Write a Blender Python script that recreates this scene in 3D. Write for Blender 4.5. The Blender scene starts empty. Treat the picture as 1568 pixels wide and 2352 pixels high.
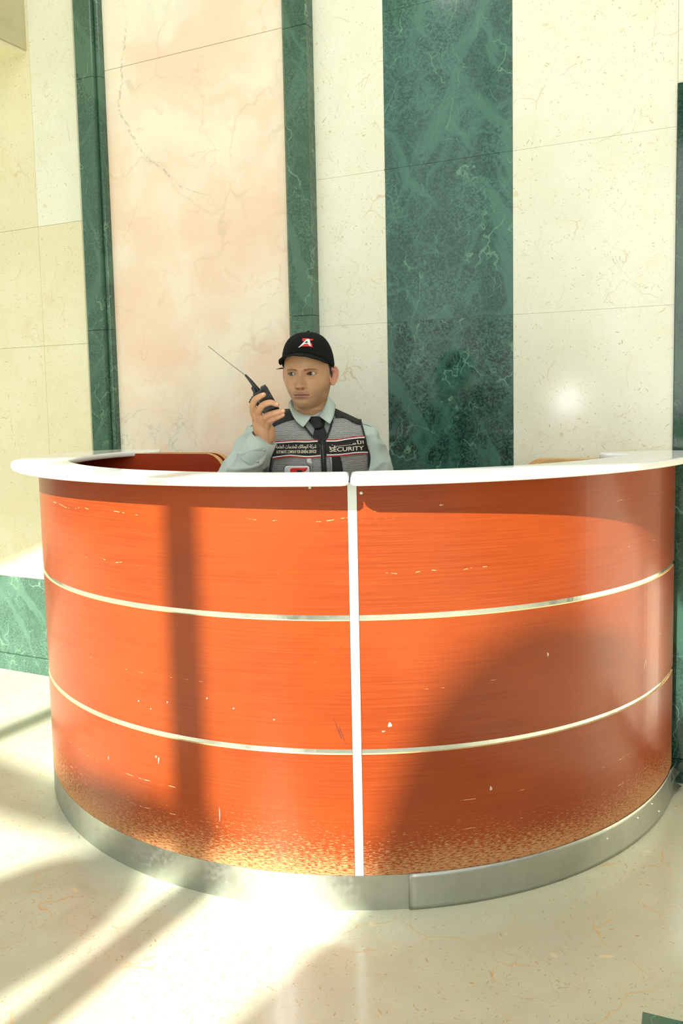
import bpy, bmesh, math, random
import numpy as np
from mathutils import Vector, Matrix, noise
from mathutils.bvhtree import BVHTree
from mathutils.geometry import delaunay_2d_cdt, tessellate_polygon

SC = bpy.context.scene
COL = SC.collection
random.seed(7)

# ------------------------------------------------------------------ camera
H0 = 1.354
FPX = 1967.36
PITCH, ROLL = 0.089377, -0.021272
CXS, CYS = 784 - 12.669, 1176 - 86.601
_F = Vector((0, math.cos(PITCH), -math.sin(PITCH)))
_U = Vector((0, math.sin(PITCH), math.cos(PITCH)))
_R = Vector((1, 0, 0))
R2 = _R * math.cos(ROLL) + _U * math.sin(ROLL)
U2 = -_R * math.sin(ROLL) + _U * math.cos(ROLL)
CAMP = Vector((0, 0, H0))
cd = bpy.data.cameras.new('camera')
cam = bpy.data.objects.new('camera', cd)
COL.objects.link(cam)
cd.sensor_fit = 'VERTICAL'
cd.sensor_height = 36
cd.sensor_width = 24
cd.lens = FPX / 2352 * 36
cd.shift_x = 12.669 / 2352
cd.shift_y = -86.601 / 2352
cd.clip_start = .05
cam.matrix_world = Matrix(((R2.x, U2.x, -_F.x, 0), (R2.y, U2.y, -_F.y, 0), (R2.z, U2.z, -_F.z, H0), (0, 0, 0, 1)))
SC.camera = cam


def ray(px, py):
    px, py = float(px), float(py)
    return _F + (px - CXS) / FPX * R2 - (py - CYS) / FPX * U2


def at(px, py, y):
    """the place in the room at depth y that shows at this point of the photograph"""
    d = ray(px, py)
    return CAMP + d * (float(y) / d.y)


# ------------------------------------------------------------------ world, sun, lights, exposure
SC.view_settings.view_transform = 'Standard'
SC.view_settings.look = 'None'
SC.view_settings.gamma = 1
SC.view_settings.use_curve_mapping = False
SC.view_settings.exposure = 0.0
SUN_AZ, SUN_TAN = math.radians(61), .765
SUN_DIR = Vector((math.cos(SUN_AZ), math.sin(SUN_AZ), -SUN_TAN)).normalized()
sd = bpy.data.lights.new('sun', 'SUN')
sd.energy = 10.8
sd.angle = math.radians(.6)
sd.color = (1, .98, .92)
sun = bpy.data.objects.new('sun', sd)
COL.objects.link(sun)
sun.rotation_euler = SUN_DIR.to_track_quat('-Z', 'Y').to_euler()
sun.location = (-3, -6, 8)

wd = bpy.data.worlds.new('sky')
SC.world = wd
wd.use_nodes = True
nt = wd.node_tree
nt.nodes.clear()
wo = nt.nodes.new('ShaderNodeOutputWorld')
bg = nt.nodes.new('ShaderNodeBackground')
tc = nt.nodes.new('ShaderNodeTexCoord')
sx = nt.nodes.new('ShaderNodeSeparateXYZ')
cr = nt.nodes.new('ShaderNodeValToRGB')
nt.links.new(tc.outputs['Generated'], sx.inputs[0])
mr = nt.nodes.new('ShaderNodeMapRange')
mr.inputs['From Min'].default_value = -1
mr.inputs['From Max'].default_value = 1
nt.links.new(sx.outputs['Z'], mr.inputs['Value'])
nt.links.new(mr.outputs[0], cr.inputs[0])
nt.links.new(cr.outputs[0], bg.inputs[0])
nt.links.new(bg.outputs[0], wo.inputs[0])
e = cr.color_ramp.elements
e[0].position = .0
e[0].color = (.25, .24, .18, 1)
e[1].position = 1
e[1].color = (.80, .9, .92, 1)
for pos, c in ((.497, (.28, .28, .22, 1)), (.515, (1., 1., .90, 1)), (.65, (.97, 1.0, .93, 1))):
    q = e.new(pos)
    q.color = c
bg.inputs[1].default_value = .72


def area(name, loc, aim, size, sy, en, color=(1, 1, 1)):
    l = bpy.data.lights.new(name, 'AREA')
    l.shape = 'RECTANGLE'
    l.size = size
    l.size_y = sy
    l.energy = en
    l.color = color
    o = bpy.data.objects.new(name, l)
    COL.objects.link(o)
    o.location = loc
    o.rotation_euler = (Vector(aim) - Vector(loc)).to_track_quat('-Z', 'Y').to_euler()
    return o


area('studio_flash', (-1.55, -.0, 1.30), (.1, 3.0, 1.2), .05, .05, 3.2, (1, .97, .9))
area('ceiling_panel', (.1, 1.3, 4.7), (.1, 3.6, 1.5), 4.5, 1.4, 58, (1, .98, .92))  # unseen overhead fill, added to brighten the back wall more than the desk
area('window_daylight', (-.5, -1.9, 2.3), (0, 3.2, 1.3), 4.2, 2.4, 68, (1, .99, .92))  # unseen fill added behind the viewer to lift the face and wall

# ------------------------------------------------------------------ helpers


def obj(name, me, mats, parent=None, smooth=False):
    if isinstance(me, bmesh.types.BMesh):
        m = bpy.data.meshes.new(name)
        me.to_mesh(m)
        me.free()
        me = m
    o = bpy.data.objects.new(name, me)
    COL.objects.link(o)
    if not isinstance(mats, (list, tuple)):
        mats = [mats]
    for m in mats:
        if m and len(me.materials) < len(mats):
            me.materials.append(m)
    if parent:
        o.parent = parent
        o.matrix_parent_inverse = Matrix.Translation(-parent.location)
    if smooth:
        me.polygons.foreach_set('use_smooth', [True] * len(me.polygons))
    return o


def mesh(verts, faces, uvs=None):
    m = bpy.data.meshes.new('m')
    m.from_pydata([tuple(v) for v in verts], [], [tuple(f) for f in faces])
    if uvs is not None:
        l = m.uv_layers.new(name='UVMap')
        vi = np.empty(len(m.loops), dtype=np.int32)
        m.loops.foreach_get('vertex_index', vi)
        l.data.foreach_set('uv', np.asarray(uvs, dtype=np.float32)[vi].ravel())
    m.update()
    return m


def thing(name, label, cat, loc=(0, 0, 0), group=None):
    o = bpy.data.objects.new(name, None)
    COL.objects.link(o)
    o.location = loc
    o.empty_display_size = .1
    o['label'] = label
    o['category'] = cat
    if group:
        o['group'] = group
    return o


def tag(o, label, cat):
    o['label'] = label
    o['category'] = cat
    return o


def structure(o):
    o['kind'] = 'structure'
    return o


def grid_faces(nu, nv, close_u=False, off=0):
    f = []
    for j in range(nv - 1):
        for i in range(nu if close_u else nu - 1):
            a = off + j * nu + i
            b = off + j * nu + (i + 1) % nu
            f.append((a, b, b + nu, a + nu))
    return f


def tube(pts, radii, seg=12, cap=True, verts=None, faces=None, flat=None):
    """swept tube with round ends; flat scales the second axis"""
    own = verts is None
    if own:
        verts, faces = [], []
    pts = [Vector(p) for p in pts]
    n = len(pts)
    if not hasattr(radii, '__len__'):
        radii = [radii] * n
    base = len(verts)
    up = None
    rings = []
    P, Rr = [], []
    if cap:
        d0 = (pts[0] - pts[1]).normalized()
        d1 = (pts[-1] - pts[-2]).normalized()
        for k in (90, 60, 30):
            a = math.radians(k)
            P.append(pts[0] + d0 * radii[0] * math.sin(a))
            Rr.append(max(radii[0] * math.cos(a), 1e-5))
        for p, r in zip(pts, radii):
            P.append(p)
            Rr.append(r)
        for k in (30, 60, 90):
            a = math.radians(k)
            P.append(pts[-1] + d1 * radii[-1] * math.sin(a))
            Rr.append(max(radii[-1] * math.cos(a), 1e-5))
    else:
        P, Rr = pts, list(radii)
    N = len(P)
    for i in range(N):
        a = P[max(0, i - 1)]
        b = P[min(N - 1, i + 1)]
        t = (b - a).normalized()
        if up is None:
            up = Vector((0, 0, 1)) if abs(t.z) < .9 else Vector((1, 0, 0))
        x = t.cross(up).normalized()
        up = x.cross(t).normalized()
        for k in range(seg):
            an = 2 * math.pi * k / seg
            verts.append(P[i] + (x * math.cos(an) + up * math.sin(an) * (flat or 1)) * Rr[i])
    faces += grid_faces(seg, N, True, base)
    faces.append(tuple(base + k for k in range(seg))[::-1])
    faces.append(tuple(base + (N - 1) * seg + k for k in range(seg)))
    if own:
        return mesh(verts, faces)
    return verts, faces


def spline(pts, n):
    """Catmull-Rom through pts, n samples per span; pts may have any dimension"""
    P = np.asarray(pts, float)
    Q = np.vstack([2 * P[0] - P[1], P, 2 * P[-1] - P[-2]])
    out = []
    for i in range(1, len(Q) - 2):
        for k in range(n):
            t = k / n
            a, b, c, d = Q[i - 1], Q[i], Q[i + 1], Q[i + 2]
            out.append(.5 * (2 * b + (c - a) * t + (2 * a - 5 * b + 4 * c - d) * t * t + (3 * b - a - 3 * c + d) * t ** 3))
    out.append(P[-1])
    return np.array(out)


def box_bm(x0, x1, y0, y1, z0, z1, bev=0, M=None):
    bm = bmesh.new()
    bmesh.ops.create_cube(bm, size=1)
    for v in bm.verts:
        v.co = Vector((x0 + (v.co.x + .5) * (x1 - x0), y0 + (v.co.y + .5) * (y1 - y0), z0 + (v.co.z + .5) * (z1 - z0)))
    if bev:
        bmesh.ops.bevel(bm, geom=bm.edges[:], offset=bev, segments=3, affect='EDGES', profile=.6)
    if M:
        bmesh.ops.transform(bm, matrix=M, verts=bm.verts)
    return bm


def evaluated(o):
    dg = bpy.context.evaluated_depsgraph_get()
    dg.update()
    return bpy.data.meshes.new_from_object(o.evaluated_get(dg))


def remesh(me, voxel, smooth_it=6, fac=.5):
    o = bpy.data.objects.new('tmp', me)
    COL.objects.link(o)
    m = o.modifiers.new('r', 'REMESH')
    m.mode = 'VOXEL'
    m.voxel_size = voxel
    m.adaptivity = 0
    s = o.modifiers.new('s', 'SMOOTH')
    s.iterations = smooth_it
    s.factor = fac
    r = evaluated(o)
    bpy.data.objects.remove(o)
    r.materials.clear()
    return r


def co_of(me):
    a = np.empty(len(me.vertices) * 3)
    me.vertices.foreach_get('co', a)
    return a.reshape(-1, 3)


def set_co(me, a):
    me.vertices.foreach_set('co', np.asarray(a, np.float32).ravel())
    me.update()


def join_meshes(meshes, attr=None):
    vs, fs, cs, off = [], [], [], 0
    for m in meshes:
        c = co_of(m)
        vs.append(c)
        for pgn in m.polygons:
            fs.append(tuple(off + i for i in pgn.vertices))
        if attr:
            if attr in m.attributes:
                q = np.empty(len(c) * 4, np.float32)
                m.attributes[attr].data.foreach_get('color', q)
                cs.append(q.reshape(-1, 4))
            else:
                cs.append(np.tile(np.array([SKIN + (1,)], np.float32), (len(c), 1)))
        off += len(c)
    m = bpy.data.meshes.new('j')
    m.from_pydata(np.vstack(vs).tolist(), [], fs)
    if attr:
        set_col(m, attr, np.vstack(cs))
    m.update()
    return m


def set_col(me, name, arr):
    if name in me.attributes:
        a = me.attributes[name]
    else:
        a = me.attributes.new(name, 'FLOAT_COLOR', 'POINT')
    arr = np.asarray(arr, np.float32)
    if arr.shape[1] == 3:
        arr = np.hstack([arr, np.ones((len(arr), 1), np.float32)])
    a.data.foreach_set('color', arr.ravel())


SKIN = (.60, .335, .18)

# ------------------------------------------------------------------ materials


class NT:
    def __init__(s, name, coat=0, rough=.5, metal=0, spec=.5, **kw):
        s.m = bpy.data.materials.new(name)
        s.m.use_nodes = True
        s.t = s.m.node_tree
        s.b = s.t.nodes['Principled BSDF']
        s.b.inputs['Roughness'].default_value = rough
        s.b.inputs['Metallic'].default_value = metal
        s.b.inputs['Specular IOR Level'].default_value = spec
        s.b.inputs['Coat Weight'].default_value = coat

    def n(s, typ, **kw):
        x = s.t.nodes.new('ShaderNode' + typ)
        for k, v in kw.items():
            if k.startswith('i_'):
                x.inputs[k[2:].replace('_', ' ')].default_value = v
            else:
                setattr(x, k, v)
        return x

    def l(s, a, b):
        s.t.links.new(a, b)

    def coords(s, kind='Object', scale=(1, 1, 1), rot=(0, 0, 0), loc=(0, 0, 0)):
        t = s.n('TexCoord')
        m = s.n('Mapping')
        m.inputs['Scale'].default_value = scale
        m.inputs['Rotation'].default_value = rot
        m.inputs['Location'].default_value = loc
        s.l(t.outputs[kind], m.inputs[0])
        return m.outputs[0]

    def warp(s, vec, scale, amt, detail=3):
        q = s.n('TexNoise', i_Scale=scale, i_Detail=detail)
        s.l(vec, q.inputs['Vector'])
        a = s.n('VectorMath', operation='SUBTRACT')
        s.l(q.outputs['Color'], a.inputs[0])
        a.inputs[1].default_value = (.5, .5, .5)
        b = s.n('VectorMath', operation='SCALE')
        s.l(a.outputs[0], b.inputs[0])
        b.inputs['Scale'].default_value = amt
        c = s.n('VectorMath', operation='ADD')
        s.l(vec, c.inputs[0])
        s.l(b.outputs[0], c.inputs[1])
        return c.outputs[0]

    def noise(s, vec, scale, detail=4, rough=.55, dist=0):
        q = s.n('TexNoise', i_Scale=scale, i_Detail=detail, i_Roughness=rough, i_Distortion=dist)
        s.l(vec, q.inputs['Vector'])
        return q.outputs['Fac']

    def voro(s, vec, scale, feature='F1', rnd=1):
        q = s.n('TexVoronoi', feature=feature)
        q.inputs['Scale'].default_value = scale
        q.inputs['Randomness'].default_value = rnd
        s.l(vec, q.inputs['Vector'])
        return q

    def rng(s, v, a, b, c=0, d=1, smooth=True):
        q = s.n('MapRange')
        q.interpolation_type = 'SMOOTHSTEP' if smooth else 'LINEAR'
        s.l(v, q.inputs['Value'])
        q.inputs['From Min'].default_value = a
        q.inputs['From Max'].default_value = b
        q.inputs['To Min'].default_value = c
        q.inputs['To Max'].default_value = d
        return q.outputs[0]

    def math(s, op, a, b=None, clamp=False):
        q = s.n('Math', operation=op, use_clamp=clamp)
        for i, v in enumerate((a, b)):
            if v is None:
                continue
            if isinstance(v, (int, float)):
                q.inputs[i].default_value = v
            else:
                s.l(v, q.inputs[i])
        return q.outputs[0]

    def mix(s, fac, a, b):
        q = s.n('Mix', data_type='RGBA')
        for sock, v in ((q.inputs[0], fac), (q.inputs[6], a), (q.inputs[7], b)):
            if isinstance(v, (int, float)):
                sock.default_value = v
            elif isinstance(v, tuple):
                sock.default_value = v + (1,) if len(v) == 3 else v
            else:
                s.l(v, sock)
        return q.outputs[2]

    def color(s, c):
        if isinstance(c, tuple):
            s.b.inputs['Base Color'].default_value = c + (1,)
        else:
            s.l(c, s.b.inputs['Base Color'])
        return s

    def bump(s, h, strength=.3, dist=.001):
        q = s.n('Bump')
        q.inputs['Strength'].default_value = strength
        q.inputs['Distance'].default_value = dist
        s.l(h, q.inputs['Height'])
        s.l(q.outputs[0], s.b.inputs['Normal'])
        return s


def plain(name, c, rough=.5, metal=0, coat=0, bump=0, bscale=200, spec=.5, var=0):
    t = NT(name, coat=coat, rough=rough, metal=metal, spec=spec)
    v = t.coords()
    if var:
        f = t.noise(v, 14, 4)
        t.color(t.mix(t.rng(f, .3, .7), tuple(x * (1 - var) for x in c), tuple(min(1, x * (1 + var)) for x in c)))
    else:
        t.color(c)
    if bump:
        t.bump(t.noise(v, bscale, 3), bump, .001)
    return t.m


def cream_stone(name, base, light, warm, speck=.6, rough=.15, density=.22, off=0.0, veins=.5):
    t = NT(name, rough=rough, spec=.45)
    v = t.coords(loc=(off, off * 2, off * .7))
    c = t.mix(t.rng(t.noise(v, 2.2, 5, .6), .35, .65), base, light)
    c = t.mix(t.rng(t.noise(v, 7, 5, .65, .6), .5, .75, 0, .55), c, warm)
    # thin wandering veins
    w = t.warp(v, 5, .22)
    e = t.voro(w, 4.5, 'DISTANCE_TO_EDGE')
    vein = t.rng(e.outputs['Distance'], .0, .016, 1, 0)
    vein = t.math('MULTIPLY', vein, t.rng(t.noise(v, 6, 2), .5, .66, 0, veins))
    c = t.mix(vein, c, (.62, .42, .2))
    e = t.voro(t.warp(v, 14, .12), 11, 'DISTANCE_TO_EDGE')
    vein = t.rng(e.outputs['Distance'], .0, .018, 1, 0)
    vein = t.math('MULTIPLY', vein, t.rng(t.noise(v, 5, 3), .5, .64, 0, veins * .6))
    c = t.mix(vein, c, (.50, .34, .17))
    # fossil flecks, two sizes and directions
    for sc, st, rot, col, thr, dn, seed in ((20, 3.6, .8, (.50, .37, .17), .20, density * .8, 0), (34, 3.4, -.7, (.42, .32, .16), .22, density * .9, 3.1), (26, 3.0, 2.2, (.60, .46, .24), .20, density * .9, 7.7), (60, 2.6, 1.5, (.55, .45, .26), .24, density * 1.6, 5.5), (9, 1.8, .3, (.72, .60, .36), .14, density * .5, 1.5)):
        m0 = t.n('Mapping')
        m0.inputs['Location'].default_value = (seed, seed, seed)
        m0.inputs['Rotation'].default_value = (0, rot, rot)
        t.l(t.warp(v, 9, .12, 2), m0.inputs[0])
        m = t.n('Mapping')
        m.inputs['Scale'].default_value = (1, st, st)
        t.l(m0.outputs[0], m.inputs[0])
        q = t.voro(m.outputs[0], sc)
        near = t.rng(q.outputs['Distance'], thr * .7, thr, 1, 0)
        sp = t.n('SeparateColor')
        t.l(q.outputs['Color'], sp.inputs[0])
        keep = t.rng(sp.outputs[0], 1 - dn, 1 - dn + .08)
        c = t.mix(t.math('MULTIPLY', t.math('MULTIPLY', near, keep), speck), c, col)
    t.color(c)
    return t.m


def green_marble(name, dark, mid, light, rough=.12, fine=1., off=0, amount=.6, spec=.5):
    t = NT(name, rough=rough, spec=spec)
    v = t.coords(loc=(off, off, off))
    w = t.warp(v, 3, .45, 4)
    grain = t.rng(t.noise(v, 130, 3, .8), .40, .62)
    cloud = t.rng(t.noise(w, 3.5, 5, .6), .35, .68)
    c = t.mix(t.math('MULTIPLY', grain, t.rng(cloud, 0, 1, .5, 1)), dark, mid)
    for ry, kk, sd_ in ((.55, .75, 0), (-.5, .55, 4)):
        ms = t.n('Mapping')
        ms.inputs['Rotation'].default_value = (0, ry, 0)
        ms.inputs['Location'].default_value = (sd_, 0, 0)
        t.l(t.warp(v, 2.5, .22, 4), ms.inputs[0])
        m2 = t.n('Mapping')
        m2.inputs['Scale'].default_value = (9, 3, 1.3)
        t.l(ms.outputs[0], m2.inputs[0])
        c = t.mix(t.rng(t.noise(m2.outputs[0], 1, 4, .6), .54, .62, 0, kk), c, mid)
    for sc, wd_, k in ((3.2, .10, amount), (7, .06, amount * .8), (15, .05, amount * .55 * fine)):
        e = t.voro(t.warp(v, 4 + sc * .3, .5 / sc ** .6, 4), sc, 'DISTANCE_TO_EDGE')
        vein = t.rng(e.outputs['Distance'], 0, wd_, 1, 0)
        vein = t.math('MULTIPLY', vein, t.rng(t.noise(v, sc * .8, 3), .38, .62, 0, k))
        c = t.mix(vein, c, mid)
    st = t.n('Mapping')
    st.inputs['Scale'].default_value = (1, 1, .35)
    st.inputs['Rotation'].default_value = (0, .6, 0)
    t.l(t.warp(v, 6, .25, 4), st.inputs[0])
    e = t.voro(st.outputs[0], 4.2, 'DISTANCE_TO_EDGE')
    vein = t.math('MULTIPLY', t.rng(e.outputs['Distance'], 0, .012, 1, 0), t.rng(t.noise(v, 5, 2), .48, .6, 0, .75))
    c = t.mix(vein, c, light)
    st2 = t.n('Mapping')
    st2.inputs['Scale'].default_value = (1, 1, .5)
    st2.inputs['Rotation'].default_value = (0, -.7, 0)
    t.l(t.warp(v, 9, .12, 3), st2.inputs[0])
    e = t.voro(st2.outputs[0], 13, 'DISTANCE_TO_EDGE')
    vein = t.math('MULTIPLY', t.rng(e.outputs['Distance'], 0, .02, 1, 0), t.rng(t.noise(v, 7, 2), .45, .6, 0, .45 * fine))
    c = t.mix(vein, c, light)
    t.color(c)
    return t.m


def pink_onyx():
    t = NT('pink_marble', rough=.14, spec=.45)
    v = t.coords()
    w = t.warp(v, 1.6, .8, 4)
    big = t.noise(w, 1.35, 5, .6)
    c = t.mix(t.rng(big, .38, .62), (.92, .70, .52), (.95, .875, .69))
    g = t.n('SeparateXYZ')
    t.l(v, g.inputs[0])
    # the slab is paler and greyer in one clouded corner near the counter
    low = t.rng(g.outputs['Z'], 1.55, 1.1)
    left = t.rng(g.outputs['X'], -.45, -.75)
    cloud = t.math('MULTIPLY', t.math('MULTIPLY', low, left), t.rng(t.noise(w, 4, 5, .7), .35, .6))
    c = t.mix(t.math('MULTIPLY', cloud, .85), c, (.84, .85, .73))
    c = t.mix(t.rng(t.noise(w, 3.1, 5, .65), .56, .74, 0, .5), c, (.74, .80, .66))
    c = t.mix(t.rng(t.noise(w, 5.3, 6, .7), .6, .78, 0, .6), c, (.86, .54, .36))
    e = t.voro(t.warp(v, 3, .5, 5), 1.7, 'DISTANCE_TO_EDGE')
    vein = t.math('MULTIPLY', t.rng(e.outputs['Distance'], 0, .02, 1, 0), t.rng(t.noise(v, 3, 3), .45, .62, 0, .32))
    c = t.mix(vein, c, (.62, .47, .30))
    e = t.voro(t.warp(v, 7, .3, 5), 4.5, 'DISTANCE_TO_EDGE')
    vein = t.math('MULTIPLY', t.rng(e.outputs['Distance'], 0, .022, 1, 0), t.rng(t.noise(v, 4, 3), .5, .65, 0, .4))
    c = t.mix(vein, c, (.80, .45, .28))
    # one long broken vein wandering down the slab
    zf = t.rng(g.outputs['Z'], 2.20, 3.0, 0, 1, False)
    fc = t.n('FloatCurve')
    cu = fc.mapping.curves[0]
    pts = [(0.0, .86), (.03, .72), (.10, .54), (.17, .46), (.26, .32), (.36, .22), (.46, .16), (.56, .10), (.70, .13), (.82, .14), (.92, .17), (1, .19)]
    cu.points[0].location = pts[0]
    cu.points[1].location = pts[-1]
    for q_ in pts[1:-1]:
        cu.points.new(*q_)
    fc.mapping.update()
    t.l(zf, fc.inputs['Value'])
    vx = t.math('ADD', t.math('MULTIPLY', fc.outputs[0], .68), -1.09)
    wob = t.math('MULTIPLY', t.math('SUBTRACT', t.noise(v, 22, 4, .7), .5), .05)
    dv = t.math('ABSOLUTE', t.math('SUBTRACT', t.math('ADD', g.outputs['X'], wob), vx))
    inz = t.math('MULTIPLY', t.rng(g.outputs['Z'], 2.19, 2.24), t.rng(g.outputs['Z'], 3.02, 2.98))
    vm = t.math('MULTIPLY', t.math('MULTIPLY', t.rng(dv, .003, .008, 1, 0), t.rng(t.noise(v, 60, 3, .8), .42, .56)), inz)
    c = t.mix(t.math('MULTIPLY', vm, .55), c, (.42, .40, .30))
    e = t.voro(t.warp(v, 18, .16, 4), 9, 'DISTANCE_TO_EDGE')
    gv = t.math('MULTIPLY', t.rng(e.outputs['Distance'], 0, .05, 1, 0), t.math('MULTIPLY', cloud, .4))
    c = t.mix(gv, c, (.33, .36, .26))
    t.color(c)
    return t.m


def lacquer(name, base, deep, wear=True):
    t = NT(name, rough=.3, spec=.32, coat=.18)
    t.b.inputs['Coat Roughness'].default_value = .10
    uv = t.coords('UV')
    g = t.n('SeparateXYZ')
    t.l(uv, g.inputs[0])

    def sc(x, y):
        m = t.n('Mapping')
        m.inputs['Scale'].default_value = (x, y, 1)
        t.l(uv, m.inputs[0])
        return m.outputs[0]
    grain = t.noise(sc(3, 190), 1, 4, .7)
    grain2 = t.noise(sc(14, 420), 1, 3, .7)
    c = t.mix(t.rng(grain, .3, .7), deep, base)
    c = t.mix(t.rng(grain2, .45, .75, 0, .35), c, tuple(x * .72 for x in base))
    c = t.mix(t.rng(t.noise(sc(2.2, 3), 1, 3), .35, .7, 0, .4), c, tuple(min(1, x * 1.25) for x in base))
    if wear:
        n1 = t.noise(sc(62, 430), 1, 4, .75)
        n2 = t.noise(sc(2.5, 4), 1, 2)
        # threshold falls towards the foot, where shoes and mops scuff
        thr = t.math('ADD', t.rng(g.outputs['Y'], .10, .29, .445, .69, False), t.math('MULTIPLY', t.math('SUBTRACT', n2, .5), .16))
        m = t.rng(t.math('SUBTRACT', n1, thr), 0, .03)
        c = t.mix(m, c, (.52, .27, .11))
        # long thin scratches that follow the bend
        for h, w_, s_ in ((.285, .0006, 1.3), (.205, .0006, 2.1), (.60, .0004, 3.3), (1.045, .0005, 4.4), (.905, .0005, 5.2)):
            wob = t.math('MULTIPLY', t.math('SUBTRACT', t.noise(sc(1.3, .01), 1 + s_, 1), .5), .03)
            d = t.math('ABSOLUTE', t.math('SUBTRACT', t.math('ADD', g.outputs['Y'], wob), h))
            line = t.rng(d, w_, w_ * 1.8, 1, 0)
            br = t.rng(t.noise(sc(26, s_), 1, 3, .7), .54, .62)
            br2 = t.rng(t.noise(sc(2.2, s_ * 3), 1, 1), .46, .56)
            c = t.mix(t.math('MULTIPLY', t.math('MULTIPLY', line, br), t.math('MULTIPLY', br2, .8)), c, (.95, .62, .3))
        rough = t.mix(m, (.3, .3, .3), (.7, .7, .7))
        t.l(rough, t.b.inputs['Roughness'])
        t.l(t.rng(m, 0, 1, .18, .0), t.b.inputs['Coat Weight'])
    t.color(c)
    t.bump(grain, .05, .0005)
    return t.m


def metal(name, c, rough=.32, smudge=.25):
    t = NT(name, rough=rough, metal=1)
    v = t.coords()
    n = t.noise(v, 7, 5, .7)
    n2 = t.noise(v, 45, 4, .7)
    t.color(t.mix(t.rng(n, .35, .7), c, tuple(x * (1 - smudge) for x in c)))
    t.l(t.rng(n2, .3, .7, rough * .8, rough * 1.4), t.b.inputs['Roughness'])
    return t.m


M_CREAM = cream_stone('cream_limestone_wall', (.82, .83, .66), (.88, .89, .74), (.84, .80, .58))
M_CREAM_L = cream_stone('cream_limestone_warm', (.82, .77, .52), (.86, .83, .60), (.80, .70, .42), off=3.3)
M_BLOCK = cream_stone('limestone_block', (.56, .51, .29), (.62, .57, .35), (.52, .45, .24), off=5.5)  # limestone darkened evenly, the shade on the block put into its colour
M_FLOOR = cream_stone('limestone_floor', (.50, .505, .365), (.57, .575, .42), (.48, .46, .30), rough=.17, density=.34, off=9.1, veins=.95, speck=.85)
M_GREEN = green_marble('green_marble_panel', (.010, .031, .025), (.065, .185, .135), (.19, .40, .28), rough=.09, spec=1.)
M_GREEN_T = green_marble('green_marble_trim', (.045, .10, .066), (.095, .195, .13), (.20, .34, .23), rough=.14, off=4, amount=.35)
M_GREEN_U = green_marble('green_marble_upper', (.028, .080, .062), (.075, .205, .155), (.17, .36, .26), rough=.10, spec=1., off=2)  # paler green for the upper slabs, reflected haze put into the colour
M_GREEN_D = green_marble('dark_green_marble', (.012, .035, .026), (.04, .10, .07), (.13, .26, .18), rough=.10, off=6, amount=.4, spec=.8)
M_PINK = pink_onyx()
M_WOOD = lacquer('orange_lacquered_veneer', (.315, .055, .008), (.245, .034, .005))
M_WOOD_IN = lacquer('red_lacquered_veneer', (.40, .055, .016), (.31, .036, .012), wear=False)
M_PLY = plain('bare_plywood_edge', (.72, .44, .17), .6, var=.15)
M_TOP = NT('polished_white_stone', rough=.07, spec=.6)
_v = M_TOP.coords()
M_TOP.color(M_TOP.mix(M_TOP.rng(M_TOP.noise(M_TOP.warp(_v, 3, .5), 3, 5, .6), .5, .75, 0, .5), (.90, .92, .87), (.72, .80, .74)))
M_TOP = M_TOP.m
M_METAL = metal('brushed_aluminium', (.80, .83, .80), .20, .08)
M_STRIP = plain('satin_aluminium', (.74, .78, .74), .32, metal=.55, var=.05)
M_KICK = metal('scuffed_steel_kick', (.52, .55, .50), .36, .14)
M_GROUT = plain('joint_filler', (.60, .55, .36), .7)
M_GROUT_D = plain('joint_filler_dark', (.35, .26, .15), .7)
M_GROUT_G = plain('joint_filler_green', (.22, .34, .24), .6)
M_DARKGAP = plain('dark_joint', (.02, .03, .02), .8)

# ------------------------------------------------------------------ the room
WS = 1 / math.sqrt(1 + .50006 ** 2)
WU = Vector((WS, -.50006 * WS, 0))
WN = Vector((-.50006 * WS, -WS, 0))
W0 = Vector((0, 3.45683, 0))
# wall coordinates: x runs along the wall, y runs out of it towards the viewer, z up
WM = Matrix(((WU.x, WN.x, 0, W0.x), (WU.y, WN.y, 0, W0.y), (0, 0, 1, 0), (0, 0, 0, 1)))

TOPZ = 5.2


def wall_obj(name, bm, mats):
    bmesh.ops.recalc_face_normals(bm, faces=bm.faces)
    o = obj(name, bm, mats)
    o.matrix_world = WM
    return structure(o)


# floor
bm = box_bm(-7, 7, -5.5, 7, -.12, 0)
structure(obj('floor', bm, M_FLOOR))
# wall behind the desk
bm = box_bm(-6, 5, -.3, 0, 0, TOPZ)
wall_obj('wall_back', bm, M_CREAM)


def slab(name, s0, s1, off, z0, z1, mat, bev=.0005, back=-.02):
    return wall_obj(name, box_bm(s0, s1, back, off, z0, z1, bev), mat)


TR = iter(range(1, 99))


def trim(*a, **k):
    return slab('trim_%d' % next(TR), *a, **k)


# warm limestone cladding left of the framed slab
ZJ = [.4875, 1.629, 2.19, 2.99]
trim(-1.545, -1.262, .004, .4875, 1.628, M_CREAM_L)
trim(-1.545, -1.262, .004, 1.630, 2.187, M_CREAM_L)
trim(-1.545, -1.262, .004, 2.189, TOPZ, M_CREAM)
trim(-3.4, -1.5465, .004, .4875, 1.628, M_CREAM_L)
trim(-3.4, -1.5465, .004, 1.630, 2.187, M_CREAM_L)
trim(-3.4, -1.5465, .004, 2.189, TOPZ, M_CREAM_L)
# limestone between the frame and the green band, and to its right
for a, b in ((-.06, .2365), (.7295, 1.2725)):
    zz = [.4875, 1.638, 2.212, TOPZ]
    for k in range(3):
        trim(a, b, .003, zz[k] + .0004, zz[k + 1] - .0004, M_CREAM, bev=.0003)
# green marble band
zz = [.4875, 1.06, 1.638, 2.212, 2.785, TOPZ]
for k in range(5):
    trim(.2372, .7288, .0045, zz[k] + .0005, zz[k + 1] - .0005, M_GREEN if k < 2 else M_GREEN_U, bev=.0003)
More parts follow.
